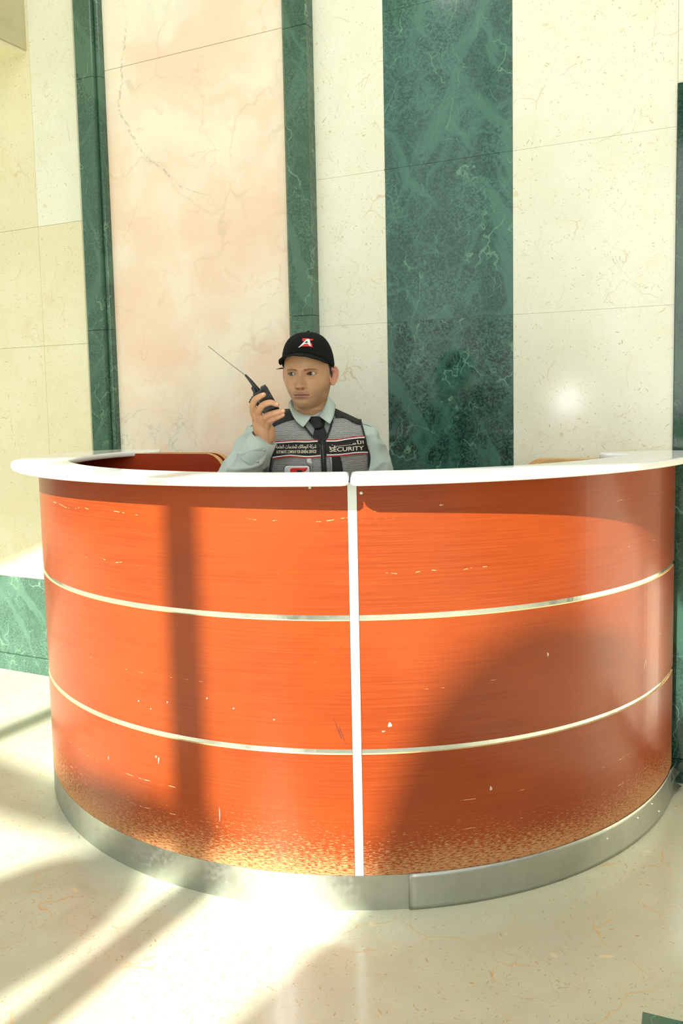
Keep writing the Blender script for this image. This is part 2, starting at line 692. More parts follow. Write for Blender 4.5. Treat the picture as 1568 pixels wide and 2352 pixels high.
# green base course and skirting
trim(-3.4, -1.262, .006, .0855, .4865, M_GREEN_T)
trim(-3.4, -1.262, .016, .0, .0835, M_GREEN_T)
trim(-.06, 1.2725, .006, .0855, .4865, M_GREEN_T)
trim(-.06, 1.2725, .016, .0, .0835, M_GREEN_T)
# pink framed slab in two pieces
trim(-1.12, -.16, .012, .0, 2.8135, M_PINK)
trim(-1.12, -.16, .012, 2.8155, TOPZ, M_PINK)


def prism(pts, z0, z1):
    bm = bmesh.new()
    lo = [bm.verts.new((x, y, z0)) for x, y in pts]
    hi = [bm.verts.new((x, y, z1)) for x, y in pts]
    n = len(pts)
    for i in range(n):
        bm.faces.new((lo[i], lo[(i + 1) % n], hi[(i + 1) % n], hi[i]))
    bm.faces.new(lo[::-1])
    bm.faces.new(hi)
    return bm


def trim_prism(pts, z0, z1, mat, smooth=False):
    bm = prism(pts, z0, z1)
    o = wall_obj('trim_%d' % next(TR), bm, mat)
    if smooth:
        o.data.polygons.foreach_set('use_smooth', [len(p.vertices) == 4 for p in o.data.polygons])
    return o


# left upright: flat face, fine groove, half-round bead
for z0, z1 in ((0, .59), (.592, 1.68), (1.682, 2.782), (2.784, TOPZ)):
    trim_prism([(-1.262, -.02), (-1.262, .02), (-1.22, .058), (-1.216, .06), (-1.127, .06), (-1.124, .056), (-1.122, .046), (-1.121, -.02)], z0, z1, M_GREEN_T)
    bead = [(-1.1205, -.02)] + [(-1.108 - .0125 * math.cos(a), .032 + .0125 * math.sin(a)) for a in [math.pi * k / 12 for k in range(0, 13)]] + [(-1.0955, -.02)]
    trim_prism(bead, z0, z1, M_GREEN_T)
# right upright, square flank in view
for z0, z1 in ((0, .59), (.592, 1.68), (1.682, 2.785), (2.787, TOPZ)):
    trim_prism([(-.170, -.02), (-.170, .05), (-.160, .058), (-.154, .06), (-.0605, .06), (-.0585, .058), (-.0585, -.02)], z0, z1, M_GREEN_T)
# frame of the next framed slab, at the right edge
trim_prism([(1.274, -.02), (1.274, .012), (1.276, .014), (1.43, .014), (1.43, -.02)], 0.0855, 2.345, M_GREEN_D)
trim_prism([(1.4305, -.02), (1.4305, .008), (2.3, .008), (2.3, -.02)], 0.0855, 2.24, M_PINK)
trim(1.4305, 2.4, .014, 2.24, 2.345, M_GREEN_D)
trim(1.274, 2.4, .004, 2.347, TOPZ, M_CREAM)
trim(1.274, 2.4, .018, .0, .0835, M_GREEN_D)

# projecting limestone block high on the left
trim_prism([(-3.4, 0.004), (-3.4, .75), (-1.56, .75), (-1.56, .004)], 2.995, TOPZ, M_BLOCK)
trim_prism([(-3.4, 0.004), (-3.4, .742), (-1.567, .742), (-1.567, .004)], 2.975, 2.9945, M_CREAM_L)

# green inlay tile in the floor, at the lower right corner
c0 = Vector((.646, 1.761, 0))
ex = (Vector((.721, 1.729, 0)) - c0).normalized()
ey = (Vector((.628, 1.726, 0)) - c0).normalized()
ey = (ey - ex * ey.dot(ex)).normalized()
bm = bmesh.new()
pts = [c0, c0 + ex * .3, c0 + ex * .3 + ey * .3, c0 + ey * .3]
top = [bm.verts.new(p + Vector((0, 0, .0012))) for p in pts]
bot = [bm.verts.new(p + Vector((0, 0, -.01))) for p in pts]
bm.faces.new(top[::-1])
for i in range(4):
    bm.faces.new((top[i], top[(i + 1) % 4], bot[(i + 1) % 4], bot[i]))
bmesh.ops.recalc_face_normals(bm, faces=bm.faces)
structure(obj('trim_60', bm, M_GREEN_T))

# ------------------------------------------------------------------ glazed front of the lobby, behind the camera
M_PLASTER = plain('pale_render', (.62, .60, .48), .8, var=.08)
M_FRAME = plain('dark_window_frame', (.10, .10, .09), .5)
FY = -2.5
bm = bmesh.new()


def add_box(bm, *a):
    b = box_bm(*a)
    me = bpy.data.meshes.new('t')
    b.to_mesh(me)
    b.free()
    bm.from_mesh(me)
    bpy.data.meshes.remove(me)


# unseen headers, underside stepped to keep sun off guard and back wall
add_box(bm, -3.1, 3.2, FY - .1, FY + .1, 5.42, 10)
add_box(bm, -3.45, -3.1, FY - .1, FY + .1, 5.60, 10)
add_box(bm, -3.9, -3.45, FY - .1, FY + .1, 5.85, 10)
add_box(bm, -4.5, -3.9, FY - .1, FY + .1, 6.1, 10)
add_box(bm, -10, -4.5, FY - .1, FY + .1, 6.55, 10)
structure(obj('wall_front', bm, M_PLASTER))
wn = 1
for x0, x1, zt in ((-3.06, -1.43, 5.42), (-1.43, .2, 5.42), (.2, 1.83, 5.42), (-4.69, -3.06, 5.62), (-6.32, -4.69, 6.55)):
    bm = bmesh.new()
    add_box(bm, x0 - .045, x0 + .045, FY - .04, FY + .04, 0, zt)
    add_box(bm, x0 + .045, x1 - .045, FY - .03, FY + .03, 0, .06)
    structure(obj('window_%d' % wn, bm, M_FRAME))
    wn += 1


# unseen dark wall, added to block sky light from the right of the viewer
bm = bmesh.new()
add_box(bm, 3.3, 3.5, FY + .15, 2.2, 0, 5.0)
structure(obj('wall_right', bm, plain('dark_panelling', (.035, .028, .022), .5, var=.2)))


# unseen evergreens outside the glass, flat and outlined to cast desk and floor shadows
M_LEAF = plain('evergreen_leaves', (.03, .07, .02), .7, var=.4)
M_BARK = plain('tree_bark', (.12, .08, .05), .9, var=.3)


def crown(cx, cy, z0, z1, r, seed, amp=.05, pw=2.4, flat=.35):
    n, m = 56, 60
    V = []
    for j in range(m):
        t = j / (m - 1)
        ph = math.pi * t
        z = (z0 + z1) / 2 - math.cos(ph) * (z1 - z0) / 2
        u = abs((z - (z0 + z1) / 2) / ((z1 - z0) / 2))
        rr = r * max(1 - min(u, 1) ** pw, 0) ** .5
        for i in range(n):
            a = 2 * math.pi * i / n
            d = 1 + amp * noise.noise(Vector((math.cos(a) * 3, math.sin(a) * 3, z * 3 + seed))) + amp * .5 * noise.noise(Vector((math.cos(a) * 9, math.sin(a) * 9, z * 9 + seed)))
            V.append((cx + rr * d * math.cos(a), cy + rr * d * math.sin(a) * flat, z))
    return mesh(V, grid_faces(n, m, True))


def tree(loc, z0, z1, r, label, seed, amp=.05, branches=(), pw=2.4):
    t = thing('clipped_evergreen', label, 'tree', loc)
    obj('foliage', crown(loc[0], loc[1], z0, z1, r, seed, amp, pw), M_LEAF, t, True)
    obj('trunk', tube([(loc[0], loc[1], 0), (loc[0] + .03, loc[1], z0 * .5), (loc[0], loc[1], z0 + .3)], [.09, .075, .06]), M_BARK, t, True)
    for b in branches:
        obj('branch', tube(b[:-1], b[-1]), M_BARK, t, True)
    return t


# both stand 1.4 m beyond the glass, so along the sun they rise 1.22 m and shift .78 m
DX, DZ = -1.4 / math.tan(SUN_AZ), 1.4 / math.sin(SUN_AZ) * SUN_TAN
TY = FY - 1.4
tree((-1.9 + DX, TY, 0), .15, 4.95 + DZ, .78, 'tall clipped evergreen outside the glass, the wider of the two', 3, .02, pw=3.1)
bx = -3.46 + DX
tree((bx, TY, 0), 3.62 + DZ, 4.36 + DZ, .27, 'small round evergreen outside the glass with one long leaning branch', 8, .25,
     [[(-3.0 + DX, TY, 4.33 + DZ), (-3.5 + DX, TY, 4.49 + DZ), (-4.05 + DX, TY, 4.69 + DZ), (-4.6 + DX, TY, 4.93 + DZ), [.05, .09, .10, .08]]], pw=2.2)

# ------------------------------------------------------------------ the reception desk
DC = Vector((.075, 3.318, 0))
desk = thing('reception_desk', 'curved orange lacquered reception desk with white stone top, three panel tiers and steel kick plate', 'desk', (DC.x, DC.y, 0))
RW = 1.162


def arc(r, a0, a1, n):
    return [(DC.x + r * math.cos(math.radians(a0 + (a1 - a0) * k / n)), DC.y + r * math.sin(math.radians(a0 + (a1 - a0) * k / n))) for k in range(n + 1)]


def wall_strip(outer, inner, z0, z1, mats, name, parent=desk, edge_mat=1, u0=0, nz=1):
    """upright curved board between two plan curves"""
    n = len(outer)
    u = [u0]
    for k in range(1, n):
        u.append(u[-1] + math.dist(outer[k], outer[k - 1]))
    V, F, UV, MI = [], [], [], []
    for z in (z0, z1):
        for k in range(n):
            V.append((outer[k][0], outer[k][1], z))
            UV.append((u[k], z))
        for k in range(n):
            V.append((inner[k][0], inner[k][1], z))
            UV.append((u[k] + 5, z))
    for k in range(n - 1):
        F.append((k, k + 1, 2 * n + k + 1, 2 * n + k)); MI.append(0)
        F.append((n + k + 1, n + k, 3 * n + k, 3 * n + k + 1)); MI.append(0)
        F.append((2 * n + k, 2 * n + k + 1, 3 * n + k + 1, 3 * n + k)); MI.append(edge_mat)
        F.append((k + 1, k, n + k, n + k + 1)); MI.append(edge_mat)
    F.append((0, 2 * n, 3 * n, n)); MI.append(edge_mat)
    F.append((n - 1, 2 * n - 1, 4 * n - 1, 3 * n - 1)); MI.append(edge_mat)
    me = mesh(V, F, UV)
    me.polygons.foreach_set('material_index', MI)
    bm = bmesh.new()
    bm.from_mesh(me)
    bmesh.ops.recalc_face_normals(bm, faces=bm.faces)
    bm.to_mesh(me)
    bm.free()
    return obj(name, me, mats, parent)


AS = -91.75            # where the upright strip stands
HW = .62               # its half width in degrees
AL, AR = -163.0, -27.0
CL = (-1.08, 3.50)     # rear left and rear right corners
CR = (1.085, 2.735)
tiers = [(.0964, .4262), (.4405, .7820), (.7965, 1.138)]
for (z0, z1) in tiers:
    for a0, a1, nm in ((AL, AS - HW, 'front_panel'), (AS + HW, AR, 'front_panel')):
        n = int(abs(a1 - a0) / 1.2)
        wall_strip(arc(RW, a0, a1, n), arc(RW - .012, a0, a1, n), z0, z1, [M_WOOD, M_PLY], nm, u0=(a0 + 180) / 57.3 * RW + z0 * 3)
    side = arc(RW - .002, -188, AL - .45, 14)
    sidei = arc(RW - .014, -188, AL - .45, 14)
    o = wall_strip(side, sidei, z0, z1, [M_WOOD, M_PLY], 'side_panel', u0=9 + z0)
# metal reveals between the tiers
for z0, z1 in ((.4262, .4405), (.7820, .7965)):
    for a0, a1 in ((AL, AS - HW), (AS + HW, AR)):
        wall_strip(arc(RW - .004, a0, a1, 90), arc(RW - .010, a0, a1, 90), z0 - .001, z1 + .001, [M_METAL, M_METAL], 'metal_strip')
    wall_strip(arc(RW - .005, -188, AL - .45, 20), arc(RW - .012, -188, AL - .45, 20), z0 - .001, z1 + .001, [M_METAL, M_METAL], 'metal_strip')
wall_strip(arc(RW + .001, AS - HW * .92, AS + HW * .92, 3), arc(RW - .012, AS - HW * .92, AS + HW * .92, 3), .0964, 1.138, [M_STRIP, M_STRIP], 'upright_strip')
# kick plates: the right one laps over the left one
AK = -85.3
wall_strip(arc(RW + .0005, -188, AK + .3, 110), arc(RW - .01, -188, AK + .3, 110), 0, .0962, [M_KICK, M_KICK], 'kick_plate')


def kick_right():
    a1 = AR + 1.6
    n = 60
    V, F = [], []
    for j in range(9):
        z = .0975 * j / 8
        for k in range(n + 1):
            a = AK + (a1 - AK) * k / n
            r = RW + .0035 + .004 * (1 - z / .0975)
            t = max(0, (k - n + 4) / 4)
            r += t * (.012 * math.sin(j * 1.7) + .012) * (1 if j % 2 else .55)
            zz = z + t * .004 * math.sin(j * 3.1)
            V.append((DC.x + r * math.cos(math.radians(a)), DC.y + r * math.sin(math.radians(a)), max(zz, .0)))
    F = grid_faces(n + 1, 9)
    me = mesh(V, F)
    o = obj('kick_plate', me, M_KICK, desk, True)
    s = o.modifiers.new('thick', 'SOLIDIFY')
    s.thickness = .0015
    return o


kick_right()
# rivets and screws
for a, z, r in [(-97.0, 1.128, RW), (-90.6, 1.112, RW)] + [(-41, .078, RW + .005), (-46, .072, RW + .005), (-54, .066, RW + .005), (-38, .03, RW + .006)]:
    c = Vector((DC.x + r * math.cos(math.radians(a)), DC.y + r * math.sin(math.radians(a)), z))
    d = Vector((math.cos(math.radians(a)), math.sin(math.radians(a)), 0))
    me = tube([c - d * .002, c + d * .0012], .0052 if z > 1 else .0035, 14)
    obj('screw', me, M_METAL, desk, True)

# chips knocked out of the lacquer
M_CHIP = plain('bare_chip', (.62, .50, .42), .7)
M_MARK = plain('scuff_mark', (.10, .02, .015), .6)
_c = random.Random(5)
for px_, py_, sx_, sy_, mt_ in ((895, 1665, .0052, .0062, M_CHIP), (880, 1680, .0045, .0016, M_CHIP), (318, 1610, .0022, .0024, M_CHIP), (384, 1613, .0022, .0026, M_CHIP), (475, 1604, .0020, .0024, M_CHIP), (346, 1628, .0018, .0018, M_CHIP),
                                (536, 1627, .0020, .0018, M_CHIP), (629, 1653, .0022, .0018, M_CHIP), (364, 1746, .0018, .0100, M_CHIP), (358, 1738, .0030, .0030, M_CHIP), (249, 1741, .0016, .0050, M_CHIP), (1258, 1503, .0030, .0055, M_CHIP),
                                (1127, 1811, .0035, .0060, M_CHIP), (1483, 1522, .0018, .0130, M_CHIP), (1479, 1530, .0016, .0100, M_CHIP), (504, 1870, .0011, .0200, M_CHIP), (776, 1676, .0012, .0300, M_MARK), (785, 1686, .0010, .0240, M_MARK), (1013, 1160, .0055, .0012, M_CHIP)):
    q_ = None
    d_ = ray(px_, py_)
    a_ = d_.x ** 2 + d_.y ** 2
    b_ = -2 * (d_.x * DC.x + d_.y * DC.y)
    c_ = DC.x ** 2 + DC.y ** 2 - (RW + .0003) ** 2
    t_ = (-b_ - math.sqrt(b_ * b_ - 4 * a_ * c_)) / (2 * a_)
    q_ = CAMP + d_ * t_
    nr_ = Vector((q_.x - DC.x, q_.y - DC.y, 0)).normalized()
    tx_ = Vector((-nr_.y, nr_.x, 0))
    if tx_.x < 0:
        tx_ = -tx_
    til = -.35 if mt_ is M_MARK else _c.uniform(-.15, .15)
    V = []
    for dz_ in (0, -.0006):
        for k in range(10):
            an = 2 * math.pi * k / 10
            rr_ = 1 + .25 * math.sin(3 * an + px_)
            lx, lz = sx_ * rr_ * math.cos(an), sy_ * rr_ * math.sin(an)
            V.append(q_ + tx_ * (lx + til * lz) + Vector((0, 0, lz)) + nr_ * dz_)
    F = [tuple(range(10)), tuple(range(19, 9, -1))] + [(k, 10 + k, 10 + (k + 1) % 10, (k + 1) % 10) for k in range(10)]
    bm = bmesh.new()
    bm.from_mesh(mesh(V, F))
    bmesh.ops.recalc_face_normals(bm, faces=bm.faces)
    obj('scuff' if mt_ is M_MARK else 'chip', bm, mt_, desk)

# lining, red inside
ins = arc(1.146, -188, AR, 110)
wall_strip(ins, arc(1.132, -188, AR, 110), .0, 1.137, [M_WOOD_IN, M_PLY], 'inner_lining')
# rear wings with a rounded upper corner


def wing(p0, p1, ztop, rc, th, face=None):
    p0, p1 = Vector((*p0, 0)), Vector((*p1, 0))
    d = (p1 - p0)
    L = d.length
    d.normalize()
    nrm = Vector((-d.y, d.x, 0))
    pr = [(0, 0), (L, 0)] + [(L - rc + rc * math.cos(a), ztop - rc + rc * math.sin(a)) for a in [math.pi / 2 * k / 12 for k in range(13)]] + [(0, ztop)]
    V, UV = [], []
    for s in (-1, 1):
        for x, z in pr:
            q = p0 + d * x + nrm * th / 2 * s
            V.append((q.x, q.y, z))
            UV.append((x + 20, z))
    n = len(pr)
    F = [tuple(range(n)), tuple(range(2 * n - 1, n - 1, -1))]
    MI = [0, 0]
    for i in range(n):
        F.append((i, n + i, n + (i + 1) % n, (i + 1) % n))
        MI.append(1)
    me = mesh(V, F, UV)
    me.polygons.foreach_set('material_index', MI)
    bm = bmesh.new(); bm.from_mesh(me)
    bmesh.ops.recalc_face_normals(bm, faces=bm.faces)
    bm.to_mesh(me); bm.free()
    return obj('wing_panel', me, [face or M_WOOD_IN, M_PLY], desk)


wing((-1.06, 3.50), (-.425, 3.27), 1.150, .075, .03)
wing((-1.04, 3.545), (-.405, 3.315), 1.150, .075, .03)
wing((1.045, 2.785), (.635, 2.925), 1.134, .075, .03, face=M_PLY)
wing((1.060, 2.745), (.655, 2.885), 1.134, .075, .03, face=M_PLY)


# stone tops
def countertop(outer, inner, z0, z1, name='countertop'):
    """closed plan outline with a rounded nose all round"""
    pts = [Vector((x, y)) for x, y in outer] + [Vector((x, y)) for x, y in reversed(inner)]
    n = len(pts)
    area2 = sum(pts[i].x * pts[(i + 1) % n].y - pts[(i + 1) % n].x * pts[i].y for i in range(n))
    if area2 < 0:
        pts.reverse()
    nr = []
    for i in range(n):
        t = (pts[(i + 1) % n] - pts[i - 1]).normalized()
        nr.append(Vector((t.y, -t.x)))
    h = (z1 - z0)
    prof = []
    for k in range(9):
        a = -math.pi / 2 + math.pi * k / 8
        ca, sa = math.cos(a), math.sin(a)
        rr = h * .42
        prof.append(((abs(ca) ** .7) * rr - rr, z0 + h / 2 + (abs(sa) ** .75) * math.copysign(h / 2, sa)))
    V, F = [], []
    for (dx, z) in prof:
        for i in range(n):
            q = pts[i] + nr[i] * dx
            V.append((q.x, q.y, z))
    F = grid_faces(n, len(prof), True)
    bm = bmesh.new()
    vs = [bm.verts.new(v) for v in V]
    for f in F:
        bm.faces.new([vs[i] for i in f])
    m = len(prof)
    for base in (0, (m - 1) * n):
        loop = [vs[base + i] for i in range(n)]
        for tri in tessellate_polygon([[v.co.copy() for v in loop]]):
            try:
                bm.faces.new([loop[i] for i in tri])
            except ValueError:
                pass
    bmesh.ops.recalc_face_normals(bm, faces=bm.faces)
    me = bpy.data.meshes.new(name)
    bm.to_mesh(me)
    bm.free()
    me.polygons.foreach_set('use_smooth', [len(p.vertices) == 4 for p in me.polygons])
    return obj(name, me, M_TOP, desk)


GS = AS - .25


def end_cap(o_, i_, rad=.018):
    return o_, i_


outl = arc(1.250, GS - 1.0, -164, 60) + [tuple(p) for p in spline([(-1.135, 3.03), (-1.145, 3.22), (-1.10, 3.38), (-1.0, 3.50), (-.87, 3.55), (-.745, 3.545), (-.718, 3.53)], 6)]
inl = arc(1.062, GS - 1.0, -158, 56) + [tuple(p) for p in spline([(-.925, 2.98), (-.925, 3.10), (-.895, 3.24), (-.835, 3.35), (-.76, 3.41), (-.72, 3.43), (-.706, 3.45)], 6)]
# soften the corners at the front seam
s0 = arc(1.250, GS - .12, GS - .12, 1)[0]
outl = [arc(1.232, GS - .12, GS - .12, 1)[0], arc(1.243, GS - .4, GS - .4, 1)[0]] + outl
inl = [arc(1.08, GS - .12, GS - .12, 1)[0], arc(1.069, GS - .4, GS - .4, 1)[0]] + inl
countertop(outl, inl, 1.138, 1.159)
outr = [arc(1.234, GS + .12, GS + .12, 1)[0], arc(1.246, GS + .45, GS + .45, 1)[0]] + arc(1.254, GS + 1.1, -36, 60) + [tuple(p) for p in spline([(1.13, 2.62), (1.165, 2.69), (1.15, 2.76), (1.08, 2.80), (.98, 2.80), (.86, 2.77)], 6)]
inr = [arc(1.08, GS + .12, GS + .12, 1)[0], arc(1.069, GS + .45, GS + .45, 1)[0]] + arc(1.062, GS + 1.1, -45, 56) + [tuple(p) for p in spline([(.87, 2.60), (.90, 2.63), (.91, 2.66), (.88, 2.69), (.855, 2.71), (.845, 2.74)], 6)]
countertop(outr, inr, 1.138, 1.1595)

# stool behind the desk that carries the guard
M_STEEL = metal('stool_steel', (.6, .6, .6), .3)
M_SEAT = plain('black_vinyl', (.02, .02, .02), .45)
SX, SY = -.06, 2.78
stool = thing('bar_stool', 'tall black-seated stool behind the desk under the guard', 'stool', (SX, SY, 0))
obj('seat', tube([(SX, SY, .555), (SX, SY, .578)], [.16, .165], 32, flat=1), M_SEAT, stool, True)
for k in range(4):
    a = math.pi / 4 + k * math.pi / 2
    obj('leg', tube([(SX + .10 * math.cos(a), SY + .10 * math.sin(a), .55), (SX + .20 * math.cos(a), SY + .20 * math.sin(a), .011)], .011, 10), M_STEEL, stool, True)
obj('footrest', tube([(SX + .168 * math.cos(math.pi * 2 * k / 24), SY + .168 * math.sin(math.pi * 2 * k / 24), .2) for k in range(25)], .008, 8, cap=False), M_STEEL, stool, True)

# ------------------------------------------------------------------ the guard
def gauss(x, c, s):
    return np.exp(-((x - c) / s) ** 2)


def sstep(x, a, b):
    t = np.clip((x - a) / (b - a), 0, 1)
    return t * t * (3 - 2 * t)


HEADC = Vector((-.0790, 2.70, 1.4300))
HM = Matrix.Translation(HEADC) @ Matrix.Rotation(math.radians(-13.5), 4, 'Z') @ Matrix.Rotation(math.radians(.5), 4, 'Y') @ Matrix.Rotation(math.radians(1.0), 4, 'X')
person = thing('person', 'person in black cap, mesh vest, grey-green shirt and tie behind the desk, raising a radio', 'person', (SX, SY, 0))

# head radii in mm, by height and by bearing from the nose (0 front .. 180 back)
BEAR = [0, 15, 30, 45, 60, 75, 90, 110, 135, 160, 180]
ROWS = [
    (118, [4] * 11), (116, [22, 22, 22, 22, 21, 21, 21, 22, 24, 25, 25]), (110, [42, 42, 41, 39, 37, 36, 36, 38, 43, 46, 47]),
    (98, [64, 63, 62, 58, 54, 51, 51, 54, 62, 67, 68]), (82, [79, 79, 77, 72, 66, 62, 61, 65, 75, 82, 83]),
    (62, [91, 90, 87, 81, 74, 69, 68, 72, 83, 91, 92]), (42, [96, 95, 91, 84, 77, 72, 71, 75, 86, 95, 97]),
    (22, [97, 96, 92, 84, 78, 73, 72, 76, 87, 97, 99]), (2, [94, 93, 89, 82, 77, 73, 72, 76, 86, 96, 98]),
    (-18, [93, 92, 88, 82, 76, 71, 69, 73, 82, 91, 92]), (-38, [94, 92, 87, 81, 74, 69, 67, 69, 76, 83, 84]),
    (-55, [95, 92, 84, 76, 67, 63, 62, 65, 70, 74, 75]), (-70, [94, 90, 79, 69, 61, 58, 58, 62, 65, 68, 68]),
    (-83, [91, 86, 73, 61, 54, 52, 54, 59, 62, 64, 64]), (-94, [88, 82, 66, 54, 48, 47, 51, 57, 60, 62, 62]),
    (-103, [82, 75, 57, 46, 42, 44, 51, 57, 59, 61, 61]), (-109, [72, 65, 49, 41, 40, 44, 51, 56, 58, 61, 61]),
    (-113, [59, 53, 44, 40, 41, 45, 52, 56, 58, 61, 61]),
 (-118, [48, 47, 45, 44, 45, 48, 53, 56, 58, 61, 61]),
    (-130, [43, 43, 43, 43, 45, 49, 54, 57, 59, 62, 62]), (-150, [43, 44, 46, 48, 50, 54, 58, 62, 64, 66, 66]), (-175, [44, 46, 50, 56, 62, 68, 72, 74, 72, 70, 70])]


def head_radius():
    zs = np.array([r[0] for r in ROWS], float)
    R = np.array([r[1] for r in ROWS], float)
    zz = np.unique(np.concatenate([np.linspace(118, 60, 34), np.linspace(60, -112, 216), np.linspace(-112, -122, 14), np.linspace(-122, -175, 24)]))[::-1]
    # smooth interpolation down the rows
    Rz = np.empty((len(zz), R.shape[1]))
    for c in range(R.shape[1]):
        P = np.stack([zs, R[:, c]], 1)
        sp = spline(P, 12)
        o = np.argsort(sp[:, 0], kind='stable')
        Rz[:, c] = np.interp(zz, sp[o, 0], sp[o, 1])
    k = np.array([.25, .5, .25])
    # bearings: dense at the front
    fr = np.concatenate([np.linspace(0, 62, 118), np.linspace(62, 180, 60)[1:]])
    B = np.array(BEAR, float)
    out = np.empty((len(zz), len(fr)))
    for r in range(len(zz)):
        P = np.stack([B, Rz[r]], 1)
        Pm = np.vstack([P[1] * [-1, 1], P, [360 - P[-2, 0], P[-2, 1]]])
        sp = spline(Pm, 8)
        out[r] = np.interp(fr, sp[:, 0], sp[:, 1])
    for _ in range(4):
        out[1:-1] = out[:-2] * .25 + out[1:-1] * .5 + out[2:] * .25
    return zz, fr, out


EYES = {-1: (-31.0, -1.0), 1: (31.0, -1.0)}     # x, z of each eye centre, mm


def face_disp(x, z):
    """forward displacement of the face in mm as a function of x and z"""
    D = np.interp(-z, [-20, -12, 0, 12, 24, 34, 40, 44, 48, 51, 54, 60], [0, 3.0, 6.5, 11, 17, 22.5, 24.5, 23, 15.5, 6, 1.5, 0])
    Wd = np.interp(-z, [-20, -5, 5, 15, 28, 38, 46, 55], [9, 7.5, 8, 9.5, 11, 13, 14, 12])
    d = D * np.exp(-np.abs(x / Wd) ** 2.2)
    for s in (-1, 1):
        d += 10.0 * gauss(x, s * 13.0, 4.6) * gauss(z, -40, 5.6)                      # wing of the nose
        d -= 2.2 * gauss(x, s * 19.5, 2.6) * gauss(z, -38, 7)
        d -= 8 * gauss(x, s * 7.5, 3.2) * gauss(z, -49.5, 2.6)                       # nostril
        d += 3.8 * gauss(x, s * 27, 19) * gauss(z, 13.5, 6.0)                        # brow
        d -= 7.5 * gauss(x, s * 30, 15.5) * gauss(z, -.5, 9.5)                       # socket
        d -= 4.0 * gauss(x, s * 14, 6) * gauss(z, 2, 8)
        d += 2.6 * gauss(x, s * 46, 16) * gauss(z, -26, 15)                          # cheek
        d += 1.4 * gauss(x, s * 33, 10) * gauss(z, -60, 16)
        d -= 1.3 * gauss(x - s * 26 - s * (-(z + 50)) * .12, 0, 3.4) * gauss(z, -58, 12)   # smile fold
        d -= 1.8 * gauss(x, s * 25.5, 3.2) * gauss(z, -69, 3.2)                      # mouth corner
        d -= 1.5 * gauss(x, s * 31, 13) * gauss(z, -14.5, 2.2)                       # under-eye fold
    d += 1.2 * gauss(x, 0, 12) * gauss(z, 20, 8)
    lip = np.clip(1 - (x / 26) ** 2, 0, 1) ** .75
    bow = .9 * gauss(np.abs(x), 5.5, 4) - .8 * gauss(x, 0, 2.6)
    zc = -69 - .0012 * x ** 2
    d += 4.4 * lip ** .8 * gauss(z, zc + 4.2 + bow, 3.1)
    d += 6.2 * lip ** .9 * gauss(z, zc - 5.6, 4.0)
    d -= 3.4 * lip ** .4 * gauss(z, zc, 1.15)
    d += 2.2 * gauss(x, 0, 26) * gauss(z, -68, 15)
    d -= 1.5 * gauss(x, 0, 3.0) * gauss(z, -57, 5)
    d += .8 * gauss(np.abs(x), 5, 2.4) * gauss(z, -57, 5)
    d -= 2.6 * gauss(x, 0, 15) * gauss(z, -84, 4.5)
    d += 3.4 * gauss(x, 0, 15) * gauss(z, -97, 9)
    return d


def eye_open(x, z, s):
    """signed almond: >0 inside the opening"""
    ex, ez = EYES[s]
    u = (x - ex) * s / 14.8          # -1 inner corner .. 1 outer corner
    h_up = 5.9 * np.clip(1 - np.abs(u) ** 2.2, 0, 1) ** .75
    h_dn = 4.6 * np.clip(1 - np.abs(u) ** 2.0, 0, 1) ** .8
    tilt = ez + .8 * u
    zz = z - tilt
    return np.where(np.abs(u) >= 1, -9, np.where(zz > 0, h_up - zz, h_dn + zz)), zz, u


